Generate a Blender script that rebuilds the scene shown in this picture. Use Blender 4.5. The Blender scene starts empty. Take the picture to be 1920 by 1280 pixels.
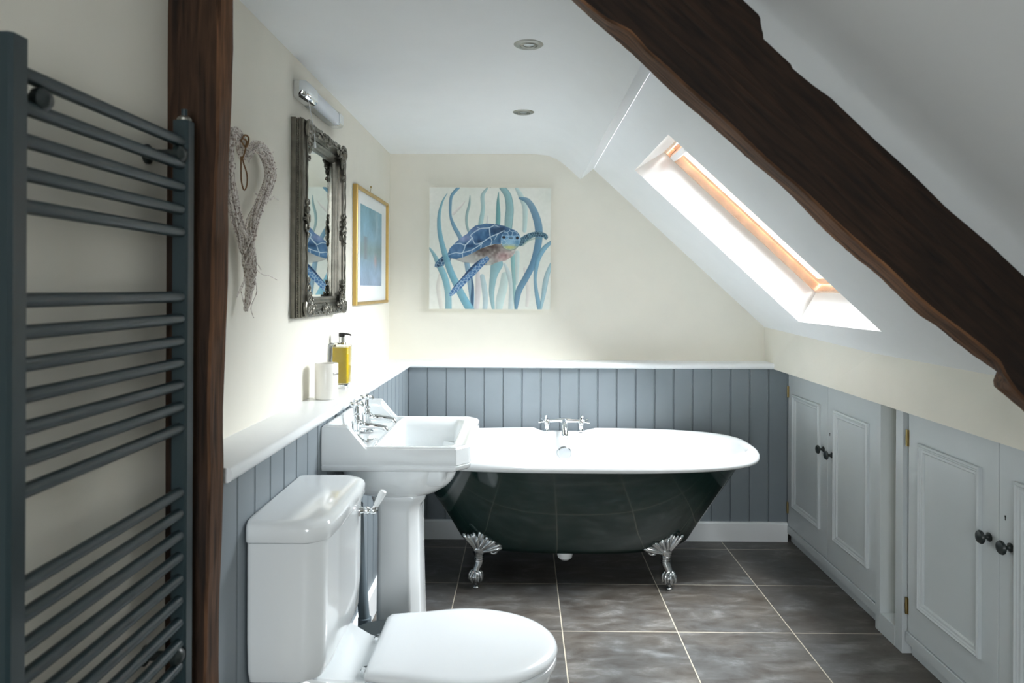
import bpy, bmesh, math, random
import numpy as np
from mathutils import Vector, Matrix
random.seed(7)
PI = math.pi
S = bpy.context.scene
COL = S.collection

# ------------------------------------------------------------------ colours / materials
def lin(c):
    c = c / 255.0
    return c / 12.92 if c <= 0.04045 else ((c + 0.055) / 1.055) ** 2.4
def rgb(r, g, b): return (lin(r), lin(g), lin(b), 1.0)

def new_mat(name):
    m = bpy.data.materials.new(name); m.use_nodes = True
    nt = m.node_tree; nt.nodes.clear()
    out = nt.nodes.new('ShaderNodeOutputMaterial')
    b = nt.nodes.new('ShaderNodeBsdfPrincipled')
    nt.links.new(b.outputs[0], out.inputs[0])
    return m, nt, b, out
def mat(name, col, rough=0.5, metal=0.0, coat=0.0, var=0.04, scale=8.0, bump=0.0, bscale=60.0, stretch=(1, 1, 1), spec=0.5):
    m, nt, b, out = new_mat(name)
    tc = nt.nodes.new('ShaderNodeTexCoord'); mp = nt.nodes.new('ShaderNodeMapping'); mp.inputs['Scale'].default_value = stretch
    nt.links.new(tc.outputs['Object'], mp.inputs[0])
    n = nt.nodes.new('ShaderNodeTexNoise'); n.inputs['Scale'].default_value = scale; n.inputs['Detail'].default_value = 4
    nt.links.new(mp.outputs[0], n.inputs['Vector'])
    r = nt.nodes.new('ShaderNodeValToRGB')
    c0 = [max(0, x * (1 - var)) for x in col[:3]] + [1]; c1 = [min(1, x * (1 + var)) for x in col[:3]] + [1]
    r.color_ramp.elements[0].position = .3; r.color_ramp.elements[1].position = .7
    r.color_ramp.elements[0].color = c0; r.color_ramp.elements[1].color = c1
    nt.links.new(n.outputs[0], r.inputs[0]); nt.links.new(r.outputs[0], b.inputs['Base Color'])
    b.inputs['Roughness'].default_value = rough; b.inputs['Metallic'].default_value = metal
    b.inputs['Coat Weight'].default_value = coat; b.inputs['Coat Roughness'].default_value = .05
    b.inputs['Specular IOR Level'].default_value = spec
    if bump:
        n2 = nt.nodes.new('ShaderNodeTexNoise'); n2.inputs['Scale'].default_value = bscale; n2.inputs['Detail'].default_value = 5
        nt.links.new(mp.outputs[0], n2.inputs['Vector'])
        bp = nt.nodes.new('ShaderNodeBump'); bp.inputs['Strength'].default_value = bump; bp.inputs['Distance'].default_value = .002
        nt.links.new(n2.outputs[0], bp.inputs['Height']); nt.links.new(bp.outputs[0], b.inputs['Normal'])
    return m
M = {}
M['cream'] = mat('cream_wall_paint', (.79, .762, .678, 1), .75, var=.015, bump=.08, bscale=25)
M['ceiling'] = mat('ceiling_paint', (.84, .855, .865, 1), .8, var=.01, bump=.05, bscale=20)
M['gloss_white'] = mat('white_gloss_paint', (.84, .86, .87, 1), .3, var=.01, bump=.03, bscale=30)
M['reveal_white'] = mat('bright_white_paint', (.90, .90, .89, 1), .7, var=.005)
M['blue_grey'] = mat('blue_grey_panel_paint', (.205, .238, .262, 1), .42, var=.03, bump=.05, bscale=40)
M['door_grey'] = mat('pale_grey_door_paint', (.60, .64, .655, 1), .4, var=.015, bump=.05, bscale=50)
M['porcelain'] = mat('white_porcelain', (.80, .83, .84, 1), .12, coat=.6, var=.005)
M['enamel'] = mat('white_enamel', (.84, .86, .87, 1), .12, coat=.6, var=.005)
M['plastic_white'] = mat('white_plastic', (.80, .83, .85, 1), .25, var=.005, coat=.3)
M['bath_dark'] = mat('dark_green_gloss', (.007, .022, .019, 1), .08, coat=.35, var=.02)
M['chrome'] = mat('chrome', (.78, .80, .81, 1), .06, metal=1, var=.0)
M['chrome_satin'] = mat('satin_chrome', (.55, .57, .58, 1), .28, metal=1, var=.02)
M['chrome_dark'] = mat('cast_chrome', (.50, .52, .53, 1), .16, metal=1, var=.1, scale=90)
M['overflow_chrome'] = mat('dull_chrome', (.42, .43, .44, 1), .12, metal=1, var=.02)
M['nickel'] = mat('brushed_nickel', (.30, .30, .27, 1), .38, metal=1, var=.03)
M['brass'] = mat('brass', (.40, .31, .14, 1), .3, metal=1, var=.1)
M['gold'] = mat('gold_frame', (.55, .37, .12, 1), .35, metal=.75, var=.1)
M['radiator'] = mat('anthracite_paint', (.014, .029, .034, 1), .36, var=.03)
M['black_knob'] = mat('black_metal', (.015, .022, .022, 1), .3, var=.1)
M['black_plastic'] = mat('black_plastic', (.01, .01, .01, 1), .3)
M['pipe'] = mat('grey_pipe_paint', (.13, .165, .19, 1), .4, var=.03)
M['bin'] = mat('charcoal_bin', (.035, .045, .048, 1), .5, var=.05)
M['ant_silver'] = mat('antique_silver', (.20, .19, .16, 1), .36, metal=.85, var=.22, scale=35)
M['pine'] = mat('varnished_pine', (.78, .56, .40, 1), .35, var=.12, scale=6, stretch=(3, 12, 3), coat=.3)
M['linen'] = mat('cream_canvas', (.74, .74, .66, 1), .85, var=.01)
M['ceramic_cup'] = mat('cream_ceramic', (.78, .76, .71, 1), .3, var=.01, coat=.2)
M['twine'] = mat('brown_twine', (.24, .13, .055, 1), .9, var=.3, scale=300)
M['matboard'] = mat('white_mount', (.78, .80, .79, 1), .8, var=.01)
M['ink'] = mat('black_ink', (.02, .02, .02, 1), .6)
M['diffuser'] = mat('white_diffuser', (.70, .74, .80, 1), .35, var=.01)
M['dark_gap'] = mat('dark_recess', (.02, .02, .02, 1), .9)
M['plaster_patch'] = mat('pale_plaster', (.5, .48, .42, 1), .9, var=.05)

def glass_mat(name, tint=(1, 1, 1, 1)):
    m, nt, b, out = new_mat(name); nt.nodes.remove(b)
    t = nt.nodes.new('ShaderNodeBsdfTransparent'); t.inputs[0].default_value = tint
    g = nt.nodes.new('ShaderNodeBsdfGlossy'); g.inputs['Roughness'].default_value = .02
    f = nt.nodes.new('ShaderNodeFresnel'); f.inputs[0].default_value = 1.45
    mx = nt.nodes.new('ShaderNodeMixShader')
    nt.links.new(f.outputs[0], mx.inputs[0]); nt.links.new(t.outputs[0], mx.inputs[1]); nt.links.new(g.outputs[0], mx.inputs[2])
    nt.links.new(mx.outputs[0], out.inputs[0]); return m
M['glass'] = glass_mat('window_glass')
M['bottle_glass'] = glass_mat('bottle_glass', (.95, .96, .93, 1))
M['liquid'] = mat('yellow_soap', (.80, .56, .02, 1), .15, var=.04)
M['mirror'] = mat('mirror_glass', (.86, .90, .88, 1), .01, metal=1, var=0)

def wood_mat(name='dark_oak', rot=0.0, k_=1.0):
    m, nt, b, out = new_mat(name)
    pre = nt.nodes.new('ShaderNodeMapping'); pre.inputs['Rotation'].default_value = (0, rot, 0)
    t0_ = nt.nodes.new('ShaderNodeTexCoord'); nt.links.new(t0_.outputs['Object'], pre.inputs[0])
    tc = nt.nodes.new('ShaderNodeTexCoord')
    def noise(scale, st, det=6, dist=0):
        mp = nt.nodes.new('ShaderNodeMapping'); mp.inputs['Scale'].default_value = st
        nt.links.new(pre.outputs[0], mp.inputs[0])
        n = nt.nodes.new('ShaderNodeTexNoise'); n.inputs['Scale'].default_value = scale; n.inputs['Detail'].default_value = det
        n.inputs['Distortion'].default_value = dist
        nt.links.new(mp.outputs[0], n.inputs[0]); return n
    g = noise(14, (6, 6, .5), 8, .6); k = noise(3.0, (1.5, 1.5, .6))
    r = nt.nodes.new('ShaderNodeValToRGB')
    r.color_ramp.elements[0].position = .3; r.color_ramp.elements[0].color = (.012 * k_, .0055 * k_, .0025 * k_, 1)
    r.color_ramp.elements[1].position = .72; r.color_ramp.elements[1].color = (.070 * k_, .034 * k_, .017 * k_, 1)
    nt.links.new(g.outputs[0], r.inputs[0])
    r2 = nt.nodes.new('ShaderNodeValToRGB')
    r2.color_ramp.elements[0].position = .35; r2.color_ramp.elements[0].color = (.6, .6, .6, 1)
    r2.color_ramp.elements[1].position = .75; r2.color_ramp.elements[1].color = (1.35, 1.3, 1.2, 1)
    nt.links.new(k.outputs[0], r2.inputs[0])
    mx = nt.nodes.new('ShaderNodeMix'); mx.data_type = 'RGBA'; mx.blend_type = 'MULTIPLY'; mx.inputs[0].default_value = 1
    nt.links.new(r.outputs[0], mx.inputs[6]); nt.links.new(r2.outputs[0], mx.inputs[7])
    nt.links.new(mx.outputs[2], b.inputs['Base Color'])
    b.inputs['Roughness'].default_value = .7; b.inputs['Specular IOR Level'].default_value = .25
    bp = nt.nodes.new('ShaderNodeBump'); bp.inputs['Strength'].default_value = .5; bp.inputs['Distance'].default_value = .004
    nt.links.new(g.outputs[0], bp.inputs['Height']); nt.links.new(bp.outputs[0], b.inputs['Normal'])
    return m
M['oak'] = wood_mat(); M['oak_beam'] = wood_mat('dark_stained_oak', math.radians(47.4), .55); M['oak_lit_under'] = wood_mat('lit_underside_oak', math.radians(47.4), 4.2); M['oak_post'] = wood_mat('brown_oak_post', 0, .95); M['oak_lit_side'] = wood_mat('window_lit_oak', 0, 3.0)

def twig_mat():
    m, nt, b, out = new_mat('whitewashed_twig')
    tc = nt.nodes.new('ShaderNodeTexCoord')
    n = nt.nodes.new('ShaderNodeTexNoise'); n.inputs['Scale'].default_value = 190; n.inputs['Detail'].default_value = 5
    nt.links.new(tc.outputs['Object'], n.inputs[0])
    r = nt.nodes.new('ShaderNodeValToRGB')
    r.color_ramp.elements[0].position = .40; r.color_ramp.elements[0].color = (.40, .32, .28, 1)
    r.color_ramp.elements[1].position = .50; r.color_ramp.elements[1].color = (.88, .83, .79, 1)
    nt.links.new(n.outputs[0], r.inputs[0]); nt.links.new(r.outputs[0], b.inputs['Base Color'])
    b.inputs['Roughness'].default_value = .9
    return m
M['twig'] = twig_mat()

def tile_mat():
    W, OX, OY, G = .42151, .15088, 2.62651, .0042
    m, nt, b, out = new_mat('grey_slate_tile')
    N = nt.nodes; L = nt.links
    tc = N.new('ShaderNodeTexCoord'); sp = N.new('ShaderNodeSeparateXYZ'); L.new(tc.outputs['Object'], sp.inputs[0])
    def math_(op, a, bb=None, c=None):
        n = N.new('ShaderNodeMath'); n.operation = op
        for i, v in enumerate((a, bb, c)):
            if v is None: continue
            if isinstance(v, (int, float)): n.inputs[i].default_value = v
            else: L.new(v, n.inputs[i])
        return n.outputs[0]
    def cell(o, off):
        t = math_('DIVIDE', math_('SUBTRACT', o, off), W)
        fr = math_('FRACT', t); d = math_('MINIMUM', fr, math_('SUBTRACT', 1.0, fr))
        return math_('MULTIPLY', d, W), math_('FLOOR', t)
    dx, ix = cell(sp.outputs[0], OX); dy, iy = cell(sp.outputs[1], OY)
    d = math_('MINIMUM', dx, dy)
    mask = N.new('ShaderNodeMapRange'); mask.inputs[1].default_value = G / 2 - .0006; mask.inputs[2].default_value = G / 2 + .0006
    L.new(d, mask.inputs[0])
    # tile offset for variety
    comb = N.new('ShaderNodeCombineXYZ'); L.new(math_('MULTIPLY', ix, 3.7), comb.inputs[0]); L.new(math_('MULTIPLY', iy, 5.3), comb.inputs[1])
    add = N.new('ShaderNodeVectorMath'); L.new(tc.outputs['Object'], add.inputs[0]); L.new(comb.outputs[0], add.inputs[1])
    n1 = N.new('ShaderNodeTexNoise'); n1.inputs['Scale'].default_value = 7; n1.inputs['Detail'].default_value = 8; n1.inputs['Roughness'].default_value = .65; n1.inputs['Distortion'].default_value = .4
    mp = N.new('ShaderNodeMapping'); mp.inputs['Scale'].default_value = (1, 2.2, 1); L.new(add.outputs[0], mp.inputs[0]); L.new(mp.outputs[0], n1.inputs[0])
    n2 = N.new('ShaderNodeTexNoise'); n2.inputs['Scale'].default_value = 2.6; n2.inputs['Detail'].default_value = 4; L.new(add.outputs[0], n2.inputs[0])
    r1 = N.new('ShaderNodeValToRGB'); e = r1.color_ramp.elements
    e[0].position = .32; e[0].color = (.055, .047, .041, 1); e[1].position = .70; e[1].color = (.19, .19, .186, 1)
    mid = r1.color_ramp.elements.new(.54); mid.color = (.105, .100, .094, 1)
    L.new(n1.outputs[0], r1.inputs[0])
    r2 = N.new('ShaderNodeValToRGB'); r2.color_ramp.elements[0].color = (1.08, 1, .90, 1); r2.color_ramp.elements[1].color = (.95, 1, 1.04, 1)
    r2.color_ramp.elements[0].position = .35; r2.color_ramp.elements[1].position = .65
    L.new(n2.outputs[0], r2.inputs[0])
    mu = N.new('ShaderNodeMix'); mu.data_type = 'RGBA'; mu.blend_type = 'MULTIPLY'; mu.inputs[0].default_value = 1
    L.new(r1.outputs[0], mu.inputs[6]); L.new(r2.outputs[0], mu.inputs[7])
    mx = N.new('ShaderNodeMix'); mx.data_type = 'RGBA'; L.new(mask.outputs[0], mx.inputs[0])
    mx.inputs[6].default_value = (.50, .45, .36, 1); L.new(mu.outputs[2], mx.inputs[7])
    L.new(mx.outputs[2], b.inputs['Base Color'])
    rr = N.new('ShaderNodeMapRange'); rr.inputs[3].default_value = .34; rr.inputs[4].default_value = .55; L.new(n1.outputs[0], rr.inputs[0]); L.new(rr.outputs[0], b.inputs['Roughness'])
    bp = N.new('ShaderNodeBump'); bp.inputs['Strength'].default_value = .6; bp.inputs['Distance'].default_value = .002
    hh = math_('ADD', mask.outputs[0], math_('MULTIPLY', n1.outputs[0], .25)); L.new(hh, bp.inputs['Height']); L.new(bp.outputs[0], b.inputs['Normal'])
    return m
M['tile'] = tile_mat()

def vcol_mat(name, rough=.8):
    m, nt, b, out = new_mat(name)
    a = nt.nodes.new('ShaderNodeAttribute'); a.attribute_name = 'paint'
    nt.links.new(a.outputs['Color'], b.inputs['Base Color']); b.inputs['Roughness'].default_value = rough
    return m
M['painted'] = vcol_mat('watercolour_paint'); M['print'] = vcol_mat('pastel_print', .5)

# ------------------------------------------------------------------ mesh helpers
class MB:
    def __init__(s): s.v = []; s.f = []
    def add(s, vs, fs):
        o = len(s.v); s.v += [tuple(v) for v in vs]; s.f += [tuple(i + o for i in f) for f in fs]; return s
    def bm(s, bm):
        bm.verts.ensure_lookup_table(); bm.verts.index_update()
        return s.add([v.co[:] for v in bm.verts], [[v.index for v in f.verts] for f in bm.faces])
    def box(s, x0, x1, y0, y1, z0, z1, bev=0, seg=2, mx=None):
        b = bmesh.new(); bmesh.ops.create_cube(b, size=1)
        for v in b.verts:
            v.co = Vector(((x0 + x1) / 2 + v.co.x * (x1 - x0), (y0 + y1) / 2 + v.co.y * (y1 - y0), (z0 + z1) / 2 + v.co.z * (z1 - z0)))
        if bev: bmesh.ops.bevel(b, geom=b.edges[:], offset=bev, segments=seg, affect='EDGES', profile=.5)
        if mx is not None: bmesh.ops.transform(b, matrix=mx, verts=b.verts[:])
        s.bm(b); b.free(); return s
    def rings(s, rings, cap0=True, cap1=True, closed=True):
        n = len(rings[0]); vs = []; fs = []
        for r in rings: vs += [tuple(p) for p in r]
        for i in range(len(rings) - 1):
            for j in range(n if closed else n - 1):
                k = (j + 1) % n
                fs.append((i * n + j, i * n + k, (i + 1) * n + k, (i + 1) * n + j))
        if cap0: fs.append(tuple(range(n - 1, -1, -1)))
        if cap1: fs.append(tuple((len(rings) - 1) * n + j for j in range(n)))
        return s.add(vs, fs)
    def lathe(s, prof, n=24, mx=None, cap=True):
        rs = []
        for r, z in prof:
            rs.append([Vector((r * math.cos(2 * PI * j / n), r * math.sin(2 * PI * j / n), z)) for j in range(n)])
        if mx is not None: rs = [[mx @ p for p in r] for r in rs]
        return s.rings(rs, cap, cap)
    def tube(s, pts, rad, n=8, cap=True):
        pts = [Vector(p) for p in pts]
        if not isinstance(rad, (list, tuple)): rad = [rad] * len(pts)
        rs = []; up = None
        for i, p in enumerate(pts):
            t = (pts[min(i + 1, len(pts) - 1)] - pts[max(i - 1, 0)]).normalized()
            if up is None:
                up = Vector((0, 0, 1)) if abs(t.z) < .9 else Vector((1, 0, 0))
            a = t.cross(up).normalized(); up = a.cross(t).normalized()
            rs.append([p + (a * math.cos(2 * PI * j / n) + up * math.sin(2 * PI * j / n)) * rad[i] for j in range(n)])
        return s.rings(rs, cap, cap)
    def ball(s, c, rx, ry=None, rz=None, n=12, m=8, mx=None):
        ry = ry or rx; rz = rz or rx; rs = []
        for i in range(m + 1):
            a = -PI / 2 + PI * i / m
            cr = max(math.cos(a), .02)
            ring = [Vector((rx * cr * math.cos(2 * PI * j / n), ry * cr * math.sin(2 * PI * j / n), rz * math.sin(a))) for j in range(n)]
            if mx is not None: ring = [mx @ p for p in ring]
            rs.append([Vector(c) + p for p in ring])
        return s.rings(rs)
    def xform(s, mx):
        s.v = [tuple(mx @ Vector(v)) for v in s.v]; return s
    def build(s, name, m, parent=None, smooth=True, angle=35, recalc=True):
        me = bpy.data.meshes.new(name); me.from_pydata(s.v, [], s.f); me.update()
        if recalc:
            b = bmesh.new(); b.from_mesh(me); bmesh.ops.recalc_face_normals(b, faces=b.faces[:]); b.to_mesh(me); b.free()
        if smooth:
            me.polygons.foreach_set('use_smooth', [True] * len(me.polygons))
            try: me.set_sharp_from_angle(angle=math.radians(angle))
            except Exception: pass
        o = bpy.data.objects.new(name, me); COL.objects.link(o)
        if m is not None: me.materials.append(M[m] if isinstance(m, str) else m)
        if parent is not None:
            o.parent = parent; o.matrix_parent_inverse = parent.matrix_basis.inverted()
        return o
def thing(name, label, cat, loc, group=None):
    o = bpy.data.objects.new(name, None); COL.objects.link(o); o.location = loc; o.empty_display_size = .05
    return tag(o, label, cat, group)
def tag(o, label, cat, group=None):
    o['label'] = label; o['category'] = cat
    if group: o['group'] = group
    return o
def struct(o): o['kind'] = 'structure'; return o
def sub(o, label): o['label'] = label; return o
def rotm(axis, a): return Matrix.Rotation(a, 4, axis)
def T(x, y, z): return Matrix.Translation((x, y, z))
def smooth_path(pts, n=8):
    P = [Vector(p) for p in pts]; out = []
    for i in range(len(P) - 1):
        p0 = P[max(i - 1, 0)]; p1 = P[i]; p2 = P[i + 1]; p3 = P[min(i + 2, len(P) - 1)]
        for k in range(n):
            t = k / n
            out.append(.5 * ((2 * p1) + (p2 - p0) * t + (2 * p0 - 5 * p1 + 4 * p2 - p3) * t * t + (3 * p1 - p0 - 3 * p2 + p3) * t ** 3))
    out.append(P[-1]); return out
def poly_round(pts, r, n=4):
    out = []; N = len(pts)
    for i in range(N):
        p = Vector(pts[i]); a = Vector(pts[i - 1]); b = Vector(pts[(i + 1) % N])
        da = (a - p); db = (b - p); rr = min(r, da.length * .45, db.length * .45)
        s = p + da.normalized() * rr; e = p + db.normalized() * rr
        for k in range(n + 1):
            t = k / n; out.append((s * (1 - t) ** 2 + p * 2 * t * (1 - t) + e * t * t))
    return out
def inset_poly(pts, d):  # ccw 2d
    N = len(pts); out = []
    for i in range(N):
        p = Vector(pts[i]); a = Vector(pts[i - 1]); b = Vector(pts[(i + 1) % N])
        e1 = (p - a).normalized(); e2 = (b - p).normalized()
        n1 = Vector((-e1.y, e1.x)); n2 = Vector((-e2.y, e2.x)); m_ = (n1 + n2)
        m_ = m_ / max(m_.length_squared, .2) * 2
        out.append(p + m_ * d)
    return out

# ------------------------------------------------------------------ room constants
XL = -.687          # left wall (above the ledge)
XP = -.575          # left panelling face
XN = -.645          # near-left wall (behind the radiator)
YB = 3.69           # back wall (above the ledge)
YP = 3.59           # back panelling face
ZC = 1.944
YF = -1.7           # wall behind the camera
XR = 1.245          # right wall lower edge
XD = 1.325          # cupboard doors
D = Vector((.7362, 0, -.6768)); Nn = Vector((.6768, 0, .7362)); O0 = Vector((.4775, 0, 1.761))
def SL(s, off, y): p = O0 + D * s + Nn * off; return Vector((p.x, y, p.z))

# ---- floor
fl = MB().add([(-1.2, YF, 0), (1.6, YF, 0), (1.6, YB, 0), (-1.2, YB, 0), (-1.2, YF, -.05), (1.6, YF, -.05), (1.6, YB, -.05), (-1.2, YB, -.05)],
              [(0, 1, 2, 3), (4, 7, 6, 5), (0, 4, 5, 1), (1, 5, 6, 2), (2, 6, 7, 3), (3, 7, 4, 0)]).build('floor', 'tile', smooth=False)
struct(fl)

# ---- ceiling: flat part, cove, downstand lip and slope with two skylight openings
prof = [(-.70, ZC), (-.333, ZC), (0.02, ZC), (.06, 1.943), (.09, 1.941), (.12, 1.937), (.15, 1.928), (.175, 1.915), (.195, 1.902), (.216, 1.886), (.237, 1.868), (.258, 1.848), (.295, 1.814), (.361, 1.869)]
cm = MB()
ys = [YF, YB]
cm.rings([[(x, YF, z) for x, z in prof], [(x, YB, z) for x, z in prof]], False, False, closed=False)
S0 = (Vector((.361, 0, 1.869)) - O0).dot(D)
WIN = [(2.368, 3.075)]
yb = [YF, 2.368, 2.63, 2.94, 3.075, YB]
def send(y): return 1.093 if y <= 2.63 else (1.093 + (1.034 - 1.093) * (y - 2.63) / (YB - 2.63))
sb = [S0, 0.0, .954, None]
for i in range(len(yb) - 1):
    for j in range(3):
        y0, y1 = yb[i], yb[i + 1]; yc = (y0 + y1) / 2
        if j == 1 and any(a < yc < b for a, b in WIN): continue
        a0 = sb[j]; b0 = sb[j + 1] if sb[j + 1] is not None else send(y0); b1 = sb[j + 1] if sb[j + 1] is not None else send(y1)
        cm.add([SL(a0, 0, y0), SL(b0, 0, y0), SL(b1, 0, y1), SL(a0, 0, y1)], [(0, 1, 2, 3)])
struct(cm.build('ceiling', 'ceiling', angle=30, recalc=False)); cm = MB()
for y0, y1 in WIN:
    a = [(0, 0), (.954, 0), (.922, .141), (.039, .141)]
    for y in (y0, y1): cm.add([SL(s_, o_, y) for s_, o_ in a], [(0, 1, 2, 3)])
    cm.add([SL(0, 0, y0), SL(0, 0, y1), SL(.039, .141, y1), SL(.039, .141, y0)], [(0, 1, 2, 3)])
    cm.add([SL(.954, 0, y0), SL(.954, 0, y1), SL(.922, .141, y1), SL(.922, .141, y0)], [(0, 1, 2, 3)])
struct(cm.build('trim_4', 'reveal_white', smooth=False, recalc=False))

# ---- walls
# back wall polygon following the ceiling profile
bw = [(XL - .02, 0)] + [(XL - .02, ZC)] + prof[1:] + [(1.24, 1.062), (1.27, .84), (1.45, .84), (1.45, 0)]
MB().add([(x, YB, z) for x, z in bw], [tuple(range(len(bw)))]).build('wall_back', 'cream', smooth=False, recalc=False)['kind'] = 'structure'
struct(MB().add([(XL, 1.33, 0), (XL, YB, 0), (XL, YB, ZC), (XL, 1.33, ZC)], [(0, 1, 2, 3)]).build('wall_left', 'cream', smooth=False, recalc=False))
struct(MB().box(-.80, XN, YF, 1.335, 0, ZC).build('wall_near_left', 'cream', smooth=False))
# right wall: from the eave down to the overhang above the cupboards
rw = MB(); tops = []
for y in (YF, 0, 1.3, 2.2, 2.63, 2.94, 3.3, YB): tops.append(SL(send(y), 0, y))
for i in range(len(tops) - 1):
    a, b = tops[i], tops[i + 1]
    zb = lambda y: .853 + .006 * max(0, (y - 1.7) / 1.9)
    A, B = (XR, a.y, zb(a.y)), (XR + (.025 if b.y == YB else 0), b.y, zb(b.y))
    A = (XR + (.025 if a.y == YB else 0), a.y, zb(a.y))
    rw.add([a, b, B, A], [(0, 1, 2, 3)])
    rw.add([A, B, (1.45, b.y, B[2]), (1.45, a.y, A[2])], [(0, 1, 2, 3)])
rw.add([(1.45, YF, 0), (1.45, YB, 0), (1.45, YB, .86), (1.45, YF, .86)], [(0, 1, 2, 3)])
struct(rw.build('wall_right', 'cream', smooth=False, recalc=False))
fw = [(-.82, 0), (-.82, ZC)] + prof[1:] + [tuple((SL(1.093, 0, 0).x, SL(1.093, 0, 0).z)), (1.27, .84), (1.45, .84), (1.45, 0)]
# wall behind the camera with an opening for the added fill window
x0w, x1w, z0w, z1w = -.52, .35, .80, 1.62
fwm = MB().add([(x, YF, z) for x, z in [(-.82, 0), (x0w, 0), (x0w, ZC), (-.82, ZC)]], [(0, 1, 2, 3)])
fwm.add([(x0w, YF, 0), (x1w, YF, 0), (x1w, YF, z0w), (x0w, YF, z0w)], [(0, 1, 2, 3)])
fwm.add([(x0w, YF, z1w), (x1w, YF, z1w), (x1w, YF, ZC), (x0w, YF, ZC)], [(0, 1, 2, 3)])
rest = [(x1w, 0), (x1w, ZC + .01), (.5, 1.95), (.5, 1.76)] 
fwm.add([(x1w, YF, 0), (1.45, YF, 0), (1.45, YF, 1.95), (x1w, YF, 1.95)], [(0, 1, 2, 3)])
struct(fwm.build('wall_front', 'cream', smooth=False, recalc=False))

# ---- tongue and groove panelling (profile extruded upwards)
def tg_profile(L, start, bw_=.0947):
    pts = []; u = 0; k = start
    while k < L:
        for du, dd in ((-.0065, 0), (-.0045, -.0022), (-.0030, -.0004), (-.0015, -.0004), (0, -.0058), (.0016, -.0058), (.0030, 0)):
            pts.append((k + du, dd))
        k += bw_
    pts = [p for p in pts if 0 < p[0] < L]
    return [(0, 0)] + pts + [(L, 0)]
# back: starts at x=XP ; first grooves measured every 94.7 mm
L = 1.335 - XP
pf = tg_profile(L, .006)
r0 = [(XP + u, YP - d, .08) for u, d in pf]; r1 = [(XP + u, YP - d, .866) for u, d in pf]
pb = MB().rings([r0, r1], False, False, closed=False)
pb.add([(XP, YP, .08), (1.335, YP, .08), (1.335, YB, .08), (XP, YB, .08)], [(0, 1, 2, 3)])
struct(pb.build('trim_1', 'blue_grey', angle=20, recalc=False))
Ll = YP - 1.345
pf = tg_profile(Ll, .008)
r0 = [(XP + d, 1.345 + u, .0) for u, d in pf]; r1 = [(XP + d, 1.345 + u, .872) for u, d in pf]
pl = MB().rings([r0, r1], False, False, closed=False)
pl.add([(XP, 1.345, 0), (XL, 1.345, 0), (XL, 1.345, .88), (XP, 1.345, .88)], [(0, 1, 2, 3)])
struct(pl.build('trim_2', 'blue_grey', angle=20, recalc=False))

# ---- white ledge (bullnosed) along left and back walls
def ztop(y): return .904 + (.886 - .904) * (y - 1.36) / (3.57 - 1.36)
lip = -.556
def nose(x_in, zt, sgn=1):  # profile in (out, z)
    return [(0, zt), (lip - XL - .008, zt), (lip - XL - .003, zt - .003), (lip - XL, zt - .009), (lip - XL, zt - .019), (lip - XL - .003, zt - .026), (lip - XL - .009, zt - .029), (0, zt - .029)]
n0 = [(XL + o, 1.372, z) for o, z in nose(0, ztop(1.37))]
yc = YB - (lip - XL)
n1 = [(XL + o, YB - o, z) for o, z in nose(0, ztop(3.57))]
n2 = [(1.262, YB - o, z + .001) for o, z in nose(0, ztop(3.57))]
lm = MB().rings([n0, n1, n2], True, True)
struct(lm.build('trim_3', 'gloss_white', angle=50))

# ---- baseboards
bbp = [(YP - .014, 0), (YP - .014, .088), (YP - .010, .094), (YP, .096), (YP, 0)]
struct(MB().rings([[(XP + .012, y, z) for y, z in bbp], [(1.322, y, z) for y, z in bbp]]).build('baseboard_back', 'gloss_white', smooth=False))
bbl = [(XP + .014, 0), (XP + .014, .10), (XP + .010, .108), (XP, .11), (XP, 0)]
struct(MB().rings([[(x, 1.40, z) for x, z in bbl], [(x, YP - .001, z) for x, z in bbl]]).build('baseboard_left', 'gloss_white', smooth=False))

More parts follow.
